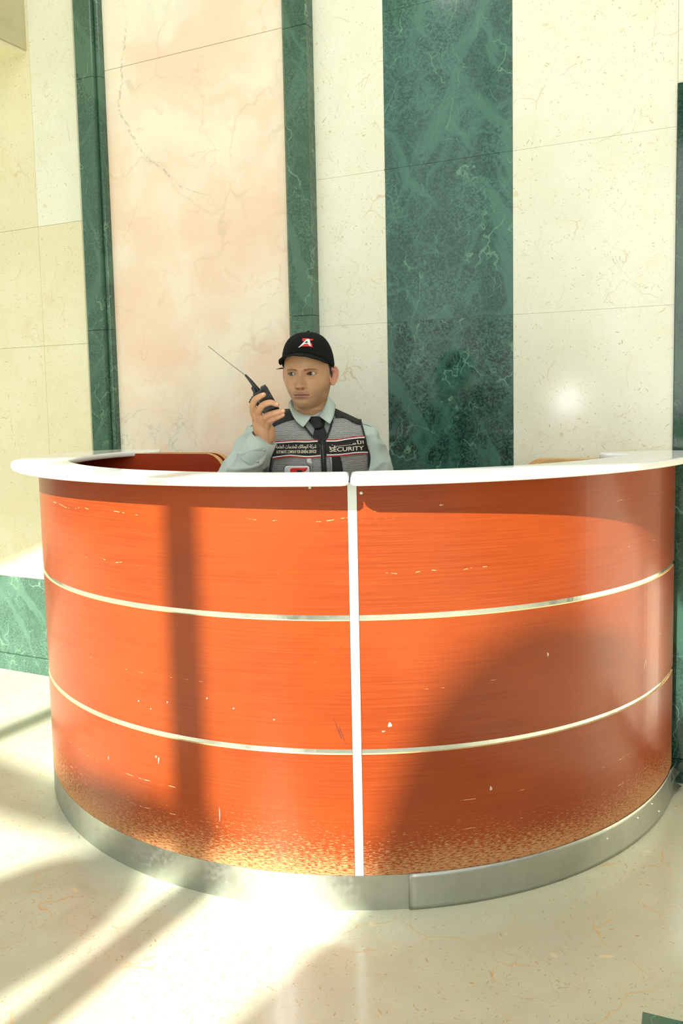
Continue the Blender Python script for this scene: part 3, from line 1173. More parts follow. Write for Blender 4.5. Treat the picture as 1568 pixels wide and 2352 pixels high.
def build_head():
    zz, fr, Rr = head_radius()
    ang = np.radians(np.concatenate([-fr[::-1][:-1], fr])[1:])      # -180..180, first dropped
    Rf = np.concatenate([Rr[:, ::-1][:, :-1], Rr], 1)[:, 1:]
    nz, na = Rf.shape
    X = Rf * np.sin(ang)[None, :]
    Y = -Rf * np.cos(ang)[None, :]
    Z = np.repeat(zz[:, None], na, 1)
    # neck leans back below the jaw and forward lower down
    Y = Y + sstep(-Z, 112, 170) * 4
    X = X - sstep(-Z, 104, 150) * 9
    front = sstep(-Y, 12, 45)
    Yb = Y.copy()
    Y = Y - face_disp(X, Z) * front
    Ylid = Y.copy()
    # eyelids and openings
    eyeY = {}
    for s in (-1, 1):
        ex, ez = EYES[s]
        i = np.argmin((X - ex) ** 2 + (Z - ez) ** 2 + (Y > 0) * 1e6)
        y0 = Y.ravel()[i]
        # the lids wrap a ball of 12.3 mm radius
        cy = y0 + 10.2
        eyeY[s] = cy
        rr2 = (X - ex) ** 2 + (Z - ez) ** 2
        ball = cy - np.sqrt(np.clip(13.6 ** 2 - rr2, 0, None))
        op, dz, u = eye_open(X, Z, s)
        lidmask = (rr2 < 13.6 ** 2) & (front > .5)
        bl = sstep(np.sqrt(rr2), 13.6, 9.5) * lidmask
        Y = np.where(lidmask, np.minimum(Y, ball * bl + Y * (1 - bl)), Y)
        near = np.exp(-(np.clip(-op, 0, 50) / 1.3) ** 2) * (op < 0) * (front > .5) * (op > -8)
        Y = Y - near * .9
        crease = gauss(dz - (5.6 * np.clip(1 - np.abs(u) ** 2, 0, 1) ** .7 + 3.2), 0, .8) * (np.abs(u) < 1.08) * (front > .5)
        Y = Y + crease * 1.1
        inside = sstep(op, -.1, .9) * (front > .5)
        Y = Y + inside * 10
    P = np.stack([X, Y, Z], -1) / 1000.
    # colours
    n1 = np.array([noise.noise(Vector((a * 26, b * 26, c * 26))) for a, b, c in P.reshape(-1, 3)]).reshape(nz, na)
    n2 = np.array([noise.noise(Vector((a * 420, b * 420, c * 420 + 7))) for a, b, c in P.reshape(-1, 3)]).reshape(nz, na)
    C = np.tile(np.array(SKIN), (nz, na, 1)) * (1 + .06 * n1 + .035 * n2)[..., None]

    def tint(mask, col):
        nonlocal C
        C = C * (1 - mask[..., None]) + np.array(col) * mask[..., None]
    # lips
    lip = np.clip(1 - (X / 25.5) ** 2, 0, 1) ** .8
    zc = -69 - .0012 * X ** 2
    bow = 1.0 * gauss(np.abs(X), 5.5, 4) - .9 * gauss(X, 0, 2.6)
    up = sstep(zc + 1 + 7.2 * lip + bow - Z, -.8, .8) * sstep(Z - zc, -.6, .4)
    dn = sstep(Z - (zc - 10.8 * lip), -.9, .9) * sstep(zc - Z, -.6, .4)
    m = np.clip((up + dn) * (lip > .05) * front, 0, 1)
    tint(m * .8, (.40, .175, .15))
    tint(gauss(Z, zc, .9) * (lip > .15) * front * .75, (.09, .03, .025))
    tint(sum(gauss(X, s * 7.5, 3.0) * gauss(Z, -49.6, 1.9) for s in (-1, 1)) * front * .85, (.07, .025, .02))
    # beard shade and moustache shade
    beard = front * np.clip(sstep(-Z, 48, 62) * sstep(-Z, 116, 100) * (1 - m) * (.55 + .25 * n2), 0, 1)
    tint(beard * .30, (.20, .13, .09))
    mou = gauss(Z, -58.5, 3.6) * sstep(np.abs(X), 27, 20) * sstep(np.abs(X), 1, 4) * front * (1 - m)
    tint(np.clip(mou * (.5 + .35 * n2), 0, 1) * .6, (.12, .075, .055))
    # eyebrows
    for s in (-1, 1):
        u = (X * s - 11) / 38.0
        zb = 9.6 + 4.6 * np.sin(np.clip(u, 0, 1) * 2.4) - 2.0 * u
        th = 3.3 * np.clip(1 - .55 * u, .1, 1)
        b = np.exp(-((Z - zb) / th) ** 4) * sstep(u, -.06, .07) * sstep(-u, -1.05, -.85) * front
        tint(np.clip(b * (.85 + .25 * n2), 0, 1) * .8, (.06, .036, .025))
        op, dz, uu = eye_open(X, Z, s)
        lash = np.exp(-(op / .95) ** 2) * (np.abs(uu) < 1) * front
        tint(np.clip(lash * np.where(dz > 0, 1.0, .55), 0, 1), (.03, .018, .015))
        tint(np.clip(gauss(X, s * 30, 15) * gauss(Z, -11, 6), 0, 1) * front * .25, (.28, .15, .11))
        tint(np.clip(gauss(X, s * 44, 14) * gauss(Z, -30, 13), 0, 1) * front * .18, (.60, .27, .17))
        tint(np.clip(gauss(X, s * 30, 17) * gauss(Z, 3, 9), 0, 1) * front * .5, (.30, .155, .095))  # shade under the brow painted into the eye sockets
        tint(sstep(op, .6, 1.6) * front, (.25, .09, .07))
    tint(np.clip(gauss(X, 0, 14) * gauss(Z, -40, 10), 0, 1) * front * .2, (.60, .28, .17))
    # hair around the temples and the back of the head: scalp shade under the hair piece
    faces = grid_faces(na, nz, True)
    me = mesh((HM @ Matrix.Identity(4)).to_3x3() @ Vector(v) + HM.translation for v in P.reshape(-1, 3).tolist()) if False else None
    P[..., 2] += .058 * np.clip(-P[..., 2], 0, .112)
    R3 = np.array(HM.to_3x3())
    V = P.reshape(-1, 3) @ R3.T + np.array(HM.translation)
    F = [f for f in faces]
    F.append(tuple(range(na))[::-1])
    me = mesh(V.tolist(), F)
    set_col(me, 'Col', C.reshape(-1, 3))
    return me, P, C, eyeY, (nz, na), X, Z, ang


head_me, HP, HC, eyeY, (HNZ, HNA), HX, HZ, HANG = build_head()


def hpt(x, y, z):
    """head millimetres to world"""
    return HM @ Vector((x / 1000, y / 1000, z / 1000))


def ear(s):
    """outer ear, s=1 on his left"""
    nu, nv = 40, 14
    V, C = [], []
    for j in range(nv):
        q = j / (nv - 1)                      # 0 centre .. 1 rim
        for i in range(nu):
            a = 2 * math.pi * i / nu
            # outline: wide on top, narrow lobe
            ez = math.sin(a)
            ey = math.cos(a)
            wy = 16.5 * (1 + .16 * ez)
            hz = 30.5
            y = ey * wy * q + 2.5 * ez * q
            z = ez * hz * q - 7
            rim = math.exp(-((q - .90) / .10) ** 2) * (1 if ez > -.55 else .45)
            anti = math.exp(-((q - .58) / .13) ** 2) * (.75 if ey > -.2 else .2)
            concha = -math.exp(-(q / .42) ** 2) * 5.5
            hgt = 4.2 * rim + 3.2 * anti + concha * 1.3 + (2.0 if False else 0)
            back = y + 13
            x = s * (70 + back * .62 + hgt)
            V.append(hpt(x, y + 9, z))
            sh = .10 * rim - .40 * math.exp(-(q / .42) ** 2) - .22 * math.exp(-((q - .76) / .07) ** 2) * (ez > -.4)  # hollow and groove painted darker, rim lighter, as shade
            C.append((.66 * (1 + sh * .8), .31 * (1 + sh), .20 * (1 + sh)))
    n = len(V)
    # back sheet
    for j in range(nv):
        q = j / (nv - 1)
        for i in range(nu):
            a = 2 * math.pi * i / nu
            ez, ey = math.sin(a), math.cos(a)
            y = ey * 16.5 * (1 + .16 * ez) * q * .96 + 2.5 * ez * q
            z = ez * 30.5 * q * .97 - 7
            V.append(hpt(s * (66.5 + (y + 13) * .60 - 4 * (1 - q)), y + 10.5, z))
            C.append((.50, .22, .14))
    F = grid_faces(nu, nv, True)
    F += [f[::-1] for f in grid_faces(nu, nv, True, n)]
    o = (nv - 1) * nu
    for i in range(nu):
        F.append((o + i, o + (i + 1) % nu, n + o + (i + 1) % nu, n + o + i))
    me = mesh(V, F)
    set_col(me, 'Col', np.array(C))
    return me


def gtube(spec, seg=14):
    """spec: list of (x,y,z,r)"""
    v, f = [], []
    tube([s[:3] for s in spec], [s[3] for s in spec], seg, True, v, f)
    return v, f


def union(specs, voxel, it=4, extra=()):
    V, F = [], []
    for sp in specs:
        S = spline(np.array(sp, float), 5)
        tube([tuple(r[:3]) for r in S], [float(r[3]) for r in S], 16, True, V, F)
    for (v, f) in extra:
        o = len(V)
        V += list(v)
        F += [tuple(o + i for i in q) for q in f]
    return remesh(mesh(V, F), voxel, it)


# torso sections: z, cx, cy, half width, half depth
TOR = [(.60, -.06, 2.775, .165, .115), (.70, -.06, 2.765, .175, .125), (.80, -.058, 2.755, .168, .125), (.92, -.056, 2.742, .160, .122), (1.02, -.055, 2.732, .157, .124),
       (1.10, -.056, 2.726, .160, .125), (1.17, -.060, 2.722, .168, .122), (1.225, -.066, 2.722, .172, .110), (1.262, -.072, 2.725, .152, .092), (1.288, -.078, 2.730, .112, .076),
       (1.305, -.081, 2.734, .080, .066), (1.325, -.083, 2.736, .062, .060)]


def torso(grow=0, top=None, bottom=None, pw=2.5):
    T = spline(np.array(TOR), 6)
    if top:
        T = T[T[:, 0] <= top]
    if bottom:
        T = T[T[:, 0] >= bottom]
    n = 72
    V = []
    for z, cx, cy, w, d in T:
        for i in range(n):
            a = 2 * math.pi * i / n
            ca, sa = math.cos(a), math.sin(a)
            k = (abs(ca) ** pw + abs(sa) ** pw) ** (-1 / pw)
            # chest faces slightly to his left
            x, y = (w + grow) * ca * k, (d + grow) * sa * k
            r = math.radians(6)
            V.append((cx + x * math.cos(r) - y * math.sin(r), cy + x * math.sin(r) + y * math.cos(r), z + (grow * .3)))
    F = grid_faces(n, len(T), True)
    F.append(tuple(range(n))[::-1])
    F.append(tuple((len(T) - 1) * n + i for i in range(n)))
    return V, F


def p3(px, py, y):
    q = at(px, py, y)
    return (q.x, q.y, q.z)


ELBOW_R = (-.335, 2.52, 1.015)
WRIST_R = p3(607, 1004, 2.47)
SH_R = (-.215, 2.735, 1.222)
SH_L = (.083, 2.715, 1.215)
ELBOW_L = (.155, 2.70, .955)
WRIST_L = (.085, 2.48, .93)

# ---- bare body under the clothes
hand_specs = []


def finger(pts):
    hand_specs.append([p3(a, b, y) + (r,) for a, b, y, r in pts])


# index, middle, ring and little finger close over the front of the radio
finger([(598, 985, 2.462, .0110), (588, 962, 2.448, .0105), (581.5, 945, 2.435, .0102), (580.5, 931, 2.418, .0096), (585, 919, 2.404, .0093), (596, 911, 2.3965, .0085), (605.5, 906.5, 2.398, .0072)])
finger([(604, 988, 2.460, .0110), (598, 966, 2.446, .0108), (593.5, 950, 2.431, .0103), (598, 937, 2.411, .0097), (606.5, 928.5, 2.398, .0094), (622, 924.5, 2.392, .0084), (636.5, 929.5, 2.396, .0072)])
finger([(611, 992, 2.460, .0110), (606, 974, 2.446, .0106), (606, 962, 2.431, .0101), (614, 954.5, 2.414, .0094), (624, 950.5, 2.401, .0090), (638, 946.5, 2.393, .0080), (649.5, 944.5, 2.395, .0070)])
finger([(616, 994, 2.462, .0105), (613.5, 981, 2.450, .0098), (616.5, 970.5, 2.436, .0090), (624, 964.5, 2.420, .0083), (632.5, 960.5, 2.409, .0079), (642, 956.5, 2.401, .0071), (649.5, 953.5, 2.401, .0062)])
# thumb behind the radio
finger([(600, 1000, 2.475, .0135), (592, 982, 2.484, .0135), (590, 960, 2.484, .0120), (598, 940, 2.474, .0105), (606, 925, 2.468, .0095), (611, 914, 2.466, .0085)])
# palm and wrist
hand_specs.append([p3(609, 1014, 2.475) + (.0235,), p3(608, 1000, 2.470) + (.0235,), p3(605, 985, 2.466) + (.0245,), p3(601, 970, 2.462) + (.0220,)])
hand_specs.append([p3(619, 1002, 2.472) + (.0185,), p3(617, 988, 2.466) + (.0175,), p3(613, 976, 2.458) + (.0130,)])
hand_specs.append([p3(597, 996, 2.472) + (.0175,), p3(592, 976, 2.462) + (.0165,), p3(588, 958, 2.450) + (.0120,)])
hand_specs.append([tuple(Vector(WRIST_R).lerp(Vector(ELBOW_R), .30)) + (.027,), p3(607, 1016, 2.475) + (.0245,), p3(608, 1004, 2.472) + (.0235,)])
handR = union(hand_specs, .0016, 5)
# nails and knuckle creases, as skin colour
hc = co_of(handR)
colr = np.tile(np.array([.56, .30, .165]), (len(hc), 1))
nn = np.array([noise.noise(Vector(v) * 60) for v in hc])
colr *= (1 + .07 * nn)[:, None]
for (a, b, y, ax, ay) in ((603.5, 904.5, 2.390, 8, -3), (635.5, 926.5, 2.389, 8, 3), (649.5, 942.5, 2.388, 9, -1), (650, 951.5, 2.395, 8, -3)):
    c = np.array(at(a, b, y))
    d = np.linalg.norm((hc - c) * np.array([1, .7, 1.25]), axis=1)
    m = np.clip((.0055 - d) / .0020, 0, 1)[:, None]
    colr = colr * (1 - m) + np.array([.74, .47, .36]) * m
for (a, b, y) in ((585, 919, 2.396), (606, 928, 2.390), (624, 950, 2.392), (632, 960, 2.401), (594, 950, 2.42), (606, 963, 2.42), (616, 972, 2.428), (583, 946, 2.424)):
    c = np.array(at(a, b, y))
    d = np.linalg.norm(hc - c, axis=1)
    m = (np.clip((.009 - d) / .006, 0, 1) * .35)[:, None]
    colr = colr * (1 - m) + np.array([.42, .17, .09]) * m
set_col(handR, 'Col', colr)

# left hand rests on the thigh, out of sight below the counter
hs = []
W = Vector(WRIST_L)
for k, (dx, ln) in enumerate(((-.030, .068), (-.010, .076), (.010, .072), (.029, .056))):
    b0 = W + Vector((-.02 + dx * .5, -.05, -.01))
    b1 = W + Vector((-.03 + dx, -.09, -.02))
    hs.append([tuple(b0) + (.011,), tuple(b1) + (.0095,), tuple(b1 + Vector((-.004, -ln * .55, -.006))) + (.0088,), tuple(b1 + Vector((-.006, -ln, -.022))) + (.0075,)])
hs.append([tuple(W + Vector((-.01, -.01, 0))) + (.014,), tuple(W + Vector((-.055, -.045, -.004))) + (.012,), tuple(W + Vector((-.075, -.085, -.01))) + (.009,)])
hs.append([tuple(W + Vector((0, .10, .01))) + (.027,), tuple(W) + (.024,), tuple(W + Vector((-.012, -.04, -.004))) + (.026,), tuple(W + Vector((-.022, -.075, -.012))) + (.022,)])
handL = union(hs, .003, 3)

HIPZ = .665
LEGS = []
for s, kx in ((-1, -.16), (1, .06)):
    LEGS.append([(-.06 + s * .085, 2.76, HIPZ + .02, .088), (-.06 + s * .10, 2.60, HIPZ + .03, .080), (kx, 2.42, HIPZ + .02, .060), (kx, 2.41, .42, .056), (kx, 2.47, .20, .042), (kx, 2.49, .09, .038)])
bodyu = union([[(-.225, 2.735, 1.215, .042), (-.285, 2.69, 1.135, .038), (-.333, 2.59, 1.045, .034), (-.338, 2.525, 1.02, .032), tuple(Vector(ELBOW_R).lerp(Vector(WRIST_R), .5)) + (.030,), WRIST_R + (.022,)],
               [SH_L + (.046,), tuple((Vector(SH_L) + Vector(ELBOW_L)) / 2) + (.041,), ELBOW_L + (.036,), WRIST_L + (.024,)]] + LEGS, .008, 3, [torso(-.012, 1.31)])
set_col(handL, 'Col', np.tile(np.array([.56, .30, .165]), (len(handL.vertices), 1)))
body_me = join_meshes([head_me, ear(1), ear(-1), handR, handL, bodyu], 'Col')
t = NT('skin', rough=.42, spec=.45)
a = t.n('Attribute', attribute_name='Col')
t.color(a.outputs['Color'])
t.b.inputs['Subsurface Weight'].default_value = .05
t.b.inputs['Subsurface Radius'].default_value = (.012, .005, .003)
t.b.inputs['Subsurface Scale'].default_value = .6
vv = t.coords()
t.bump(t.noise(vv, 900, 2), .12, .0004)
M_SKIN = t.m
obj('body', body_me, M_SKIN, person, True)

# eyes
M_WHITE = plain('eye_white', (.72, .68, .62), .15, spec=.6)
t = NT('iris', rough=.05, spec=.8)
g = t.n('TexCoord')
L = t.n('VectorMath', operation='LENGTH')
m_ = t.n('Mapping')
m_.inputs['Scale'].default_value = (1, 0, 1)
t.l(g.outputs['Object'], m_.inputs[0])
t.l(m_.outputs[0], L.inputs[0])
ln = L.outputs['Value']
c = t.mix(t.rng(ln, .0019, .0025), (.004, .003, .003), (.05, .022, .010))
c = t.mix(t.rng(ln, .0057, .0066), c, (.56, .51, .45))
t.color(c)
M_IRIS = t.m
for s in (-1, 1):
    ex, ez = EYES[s]
    bm = bmesh.new()
    bmesh.ops.create_uvsphere(bm, u_segments=40, v_segments=24, radius=.0123)
    for v in bm.verts:          # cornea
        r2 = v.co.x ** 2 + v.co.z ** 2
        if v.co.y < 0:
            v.co.y -= .0009 * math.exp(-r2 / (.0055 ** 2))
    o = obj('eyeball', bm, M_IRIS, None, True)
    gaze = Matrix.Rotation(math.radians(-14), 4, 'Z') @ Matrix.Rotation(math.radians(1), 4, 'X')
    o.parent = person
    o.matrix_parent_inverse = Matrix.Translation(-person.location)
    o.matrix_basis = HM @ Matrix.Translation((ex / 1000, eyeY[s] / 1000 + .0002, ez / 1000)) @ gaze

# short black hair under the cap
M_HAIR = plain('black_hair', (.012, .009, .008), .6, bump=.6, bscale=600)
HF, used, idx = [], {}, {}
Vh = []
Pm = HP * 1000


def hair_depth(j, i):
    x, y, z = Pm[j, i]
    b = abs(math.degrees(HANG[i]))
    lim = float(np.interp(-z, [-70, -30, -10, 5, 16, 24, 34, 60], [64, 70, 76, 80, 86, 112, 128, 150]))
    lim += 1.2 * noise.noise(Vector((z * .25, b * .2, 3)))
    if z > 72 or z < -62:
        return -1
    return b - lim


R3 = np.array(HM.to_3x3())
for j in range(HNZ - 1):
    for i in range(HNA):
        i2 = (i + 1) % HNA
        q = [(j, i), (j, i2), (j + 1, i2), (j + 1, i)]
        if max(hair_depth(*k) for k in q) > 0:
            f = []
            for k in q:
                if k not in idx:
                    idx[k] = len(Vh)
                    x, y, z = HP[k]
                    l = math.hypot(x, y)
                    e = (-.0008 + .0030 * min(1, max(0, hair_depth(*k) / 9))) / l
                    Vh.append(tuple(R3 @ np.array([x * (1 + e), y * (1 + e), z]) + np.array(HM.translation)))
                f.append(idx[k])
            HF.append(f)
ho = obj('hair', mesh(Vh, HF), M_HAIR, person, True)

# ---- clothing
M_SHIRT = NT('grey_green_shirt', rough=.75, spec=.25)
vv = M_SHIRT.coords()
M_SHIRT.color(M_SHIRT.mix(M_SHIRT.rng(M_SHIRT.noise(vv, 9, 3), .35, .65), (.43, .52, .465), (.48, .57, .515)))
M_SHIRT.b.inputs['Sheen Weight'].default_value = .15
M_SHIRT.bump(M_SHIRT.noise(vv, 1500, 2), .12, .0004)
M_SHIRT = M_SHIRT.m
M_BLACK = plain('black_webbing', (.010, .011, .010), .75, bump=.3, bscale=1500)
M_TIE = NT('black_tie_cloth', rough=.55, spec=.3)
M_TIE.color((.006, .006, .007))
M_TIE = M_TIE.m
M_CAPM = NT('black_cap_cotton', rough=.88, spec=.2)
vv = M_CAPM.coords()
M_CAPM.color((.007, .007, .007))
M_CAPM.bump(M_CAPM.noise(vv, 1800, 2), .35, .0006)
M_CAPM = M_CAPM.m
M_RED = plain('red_braid', (.45, .012, .018), .6)
M_REDL = plain('red_embroidery', (.72, .02, .015), .6)
M_WH = plain('white_braid', (.72, .74, .72), .6)
M_PRINT = plain('cream_print', (.78, .74, .58), .5)
t = NT('vest_mesh_fabric', rough=.55, spec=.4)
uv = t.n('TexCoord').outputs['UV']
sp = t.n('SeparateXYZ')
t.l(t.warp(uv, 26, .006, 2), sp.inputs[0])
K = 2 * math.pi / .0029
acc = None
for ax, az in ((0, 1), (.866, .5), (.866, -.5)):
    q = t.math('ADD', t.math('MULTIPLY', sp.outputs[0], K * ax), t.math('MULTIPLY', sp.outputs[1], K * az))
    cs = t.math('COSINE', q)
    acc = cs if acc is None else t.math('ADD', acc, cs)
hole = t.rng(acc, -.4, 1.1)
t.color(t.mix(hole, (.012, .013, .013), (.78, .82, .80)))
t.l(t.rng(hole, 0, 1, .35, .75), t.b.inputs['Roughness'])
M_MESH = t.m

# shirt: torso and both sleeves in one cloth
sl = [[(-.175, 2.735, 1.222, .058), (-.232, 2.735, 1.222, .062), (-.290, 2.69, 1.135, .063), (-.335, 2.58, 1.045, .058), (-.345, 2.52, 1.02, .054), tuple(Vector(ELBOW_R).lerp(Vector(WRIST_R), .35)) + (.052,), tuple(Vector(ELBOW_R).lerp(Vector(WRIST_R), .68)) + (.043,), tuple(Vector(ELBOW_R).lerp(Vector(WRIST_R), .90)) + (.036,)],
      [(.050, 2.722, 1.215, .058), (.088, 2.715, 1.205, .061), (.122, 2.705, 1.11, .058), (.152, 2.70, 1.0, .056), (.157, 2.69, .955, .054), (.14, 2.62, .935, .050), (.11, 2.55, .93, .042)]]
shirt_me = union(sl, .0055, 8, [torso(0, 1.322, .70)])
c = co_of(shirt_me)
nr = np.empty(len(c) * 3)
shirt_me.vertices.foreach_get('normal', nr)
nr = nr.reshape(-1, 3)
# folds: rings and slants along the raised sleeve, soft drape elsewhere
E, Wv = np.array(ELBOW_R), np.array(WRIST_R)
ax = (Wv - E) / np.linalg.norm(Wv - E)
tt = (c - E) @ ax
dist = np.linalg.norm(c - E - np.clip(tt, -.25, .3)[:, None] * ax, axis=1)
amp = np.clip((.12 - dist) / .05, 0, 1)
fold = np.zeros(len(c))
for i, v in enumerate(c):
    V_ = Vector(v)
    ridge = 1 - abs(noise.noise(Vector((V_.x * 9 + V_.z * 9, V_.y * 7, V_.z * 15 - V_.x * 10))))
    f1 = ridge ** 4 - .4
    f2 = noise.noise(Vector((V_.x * 34, V_.y * 12, V_.z * 11 + V_.x * 20)))
    side = min(1, max(0, (abs(V_.x + .06) - .10) / .05))
    fold[i] = (.011 * f1 + .003 * f2) * max(side, float(amp[i])) + .0014 * f2
set_co(shirt_me, c + nr * fold[:, None])
obj('shirt', shirt_me, M_SHIRT, person, True)

# cuff of the raised sleeve, with its placket button
cuffp = []


def ring_band(c0, c1, r0, r1, th, n=48, flat=.86):
    c0, c1 = Vector(c0), Vector(c1)
    d = (c1 - c0).normalized()
    x = d.cross(Vector((0, 1, 0))).normalized()
    y = x.cross(d).normalized()
    V = []
    for (cc, r) in ((c0, r0), (c0.lerp(c1, .5), (r0 + r1) / 2 + .001), (c1, r1), (c1, r1 - th), (c0, r0 - th)):
        for k in range(n):
            a = 2 * math.pi * k / n
            w = 1 + .02 * math.sin(3 * a)
            V.append(cc + (x * math.cos(a) + y * math.sin(a) * flat) * r * w)
    F = grid_faces(n, 5, True)
    return V, F


cw0 = Vector(ELBOW_R).lerp(Vector(WRIST_R), .70)
cw1 = Vector(ELBOW_R).lerp(Vector(WRIST_R), .985)
V, F = ring_band(cw0, cw1, .0455, .0405, .003)
cu = obj('cuff', mesh(V, F), M_SHIRT, person, True)
bpos = at(607, 1031, 2.49)
for (a_, b_) in ((607.5, 1033), (592, 1060)):
    q = at(a_, b_, 2.45)
    # sit the button on the cloth
    bv = BVHTree.FromPolygons([tuple(v) for v in V], [f for f in F]) if a_ > 600 else BVHTree.FromPolygons([v.co.copy() for v in shirt_me.vertices], [tuple(p.vertices) for p in shirt_me.polygons])
    h = bv.ray_cast(Vector((q.x, 2.2, q.z)), Vector((0, 1, 0)))
    if h[0] is not None:
        nn_ = h[1] if h[1].y < 0 else -h[1]
        obj('button', tube([h[0] + nn_ * .0003, h[0] + nn_ * .0009], .0042, 16), plain('shirt_button', (.40, .45, .41), .45), cu, True)

# surface the vest, tie and badges are draped over
tv, tf = torso(.004, 1.31, .70)
sv, sf = [], []
for sp_ in ([(-.12, 2.722, 1.245, .040), (-.175, 2.732, 1.228, .055), (-.21, 2.735, 1.218, .060)], [(0, 2.722, 1.245, .040), (.050, 2.722, 1.222, .055), (.083, 2.715, 1.21, .060)]):
    tube([s[:3] for s in sp_], [s[3] for s in sp_], 20, True, sv, sf)
o = len(tv)
dm = remesh(mesh(tv + [tuple(v) for v in sv], tf + [tuple(o + i for i in f) for f in sf]), .006, 12)
DB = BVHTree.FromPolygons([v.co.copy() for v in dm.vertices], [tuple(p.vertices) for p in dm.polygons])


def drape_pt(px, py, off, side=-1):
    q = at(px, py, 2.61)
    o = Vector((q.x, 2.2 if side < 0 else 3.2, q.z))
    h = DB.ray_cast(o, Vector((0, 1 if side < 0 else -1, 0)))
    if h[0] is None:
        near = DB.find_nearest(Vector((q.x, 2.725, q.z)))
        h = near
        n = near[1]
        return near[0] + n * off
    n = h[1].copy()
    n = (n + Vector((0, -.6 if side < 0 else .6, 0))).normalized()
    return h[0] + n * off


def inpoly(x, y, poly):
    c = False
    j = len(poly) - 1
    for i in range(len(poly)):
        if (poly[i][1] > y) != (poly[j][1] > y) and x < (poly[j][0] - poly[i][0]) * (y - poly[i][1]) / (poly[j][1] - poly[i][1]) + poly[i][0]:
            c = not c
        j = i
    return c


def drape(name, poly, off, mat, parent, step=3.0, th=.0012, side=-1, holes=(), place=None, smooth=True):
    """cut a flat piece (outline in photograph coordinates) and lay it on the chest with real thickness"""
    place = place or drape_pt
    pts, edges = [], []

    def add_loop(lp):
        base = len(pts)
        q = []
        for i in range(len(lp)):
            a, b = lp[i], lp[(i + 1) % len(lp)]
            n = max(1, int(math.dist(a, b) / step))
            for k in range(n):
                q.append((a[0] + (b[0] - a[0]) * k / n, a[1] + (b[1] - a[1]) * k / n))
        for i, p in enumerate(q):
            pts.append(Vector(p))
            edges.append((base + i, base + (i + 1) % len(q)))
        return q
    add_loop(poly)
    for h in holes:
        add_loop(h)
    xs = [p[0] for p in poly]
    ys = [p[1] for p in poly]
    y = min(ys) + step / 2
    row = 0
    while y < max(ys):
        x = min(xs) + (step / 2 if row % 2 else step)
        while x < max(xs):
            if inpoly(x, y, poly) and not any(inpoly(x, y, h) for h in holes):
                if min((Vector((x, y)) - p).length for p in pts[:len(edges)]) > step * .45:
                    pts.append(Vector((x, y)))
            x += step
        y += step * .87
        row += 1
    vs, es, fs, *_ = delaunay_2d_cdt(pts, edges, [], 0, 1e-4)
    keep = []
    for f in fs:
        cx = sum(vs[i].x for i in f) / 3
        cy = sum(vs[i].y for i in f) / 3
        if inpoly(cx, cy, poly) and not any(inpoly(cx, cy, h) for h in holes):
            keep.append(tuple(f))
    V, UV = [], []
    for v in vs:
        V.append(place(v.x, v.y, off, side) if place is drape_pt else place(v.x, v.y, off))
        UV.append((v.x * .00136, -v.y * .00136))
    n = len(V)
    back = [v + Vector((0, -side * th, 0)) for v in V]
    F = []
    cnt = {}
    for f in keep:
        a, b, c_ = f
        nrm = (V[b] - V[a]).cross(V[c_] - V[a])
        if nrm.y * side < 0:
            f = f[::-1]
        F.append(f)
        for i in range(3):
            e_ = (f[i], f[(i + 1) % 3])
            cnt[e_] = 1
    allf = list(F) + [tuple(n + i for i in f[::-1]) for f in F]
    for (a, b) in cnt:
        if (b, a) not in cnt:
            allf.append((b, a, n + a, n + b))
    me = mesh(V + back, allf, UV + UV)
    return obj(name, me, mat, parent, smooth)


def ribbon(name, pts, w, off, mat, parent, th=.0012, step=2.0, place=None, n=8):
    """narrow band laid along a line, w in photograph pixels"""
    P = spline(np.array(pts, float), n)
    L, R_ = [], []
    for i in range(len(P)):
        d = P[min(i + 1, len(P) - 1)] - P[max(i - 1, 0)]
        d = d / (np.linalg.norm(d) + 1e-9)
        nn_ = np.array([-d[1], d[0]]) * w / 2
        L.append(tuple(P[i] + nn_))
        R_.append(tuple(P[i] - nn_))
    pl = place or (lambda a, b, o_: drape_pt(a, b, o_))
    V = []
    for a, b in zip(L, R_):
        A, B = pl(a[0], a[1], off), pl(b[0], b[1], off)
        V += [A, B, A + Vector((0, th, 0)), B + Vector((0, th, 0))]
    F = []
    for i in range(len(P) - 1):
        o_ = 4 * i
        F += [(o_, o_ + 1, o_ + 5, o_ + 4), (o_ + 2, o_ + 6, o_ + 7, o_ + 3), (o_, o_ + 4, o_ + 6, o_ + 2), (o_ + 1, o_ + 3, o_ + 7, o_ + 5)]
    F += [(0, 2, 3, 1), (4 * len(P) - 4, 4 * len(P) - 3, 4 * len(P) - 1, 4 * len(P) - 2)]
    me = mesh(V, F)
    bm = bmesh.new(); bm.from_mesh(me)
    bmesh.ops.recalc_face_normals(bm, faces=bm.faces)
    bm.to_mesh(me); bm.free()
    return obj(name, me, mat, parent, False)


# --- tie
tie = drape('tie', [(723, 983), (743, 983), (753, 1006), (741, 1020), (734, 1020), (718, 1003)], .012, M_TIE, person, 2.5, .006)
KN = [(706, 963), (714, 957), (727, 956), (743, 959), (747, 966), (744, 982), (733, 985), (722, 984)]


def knot_place(x, y, off):
    b = max(0, 1 - ((x - 728) / 19) ** 2 - ((y - 970) / 17) ** 2)
    p = drape_pt(x, max(y, 966), .010)
    q = at(x, y, p.y - .012 * b ** .5 - .004)
    return Vector((q.x, q.y, q.z))


drape('knot', KN, .012, M_TIE, tie, 2.0, .012, place=knot_place)

# --- collar: band round the neck and two pointed leaves
NC = Vector((-.083, 2.737, 1.30))


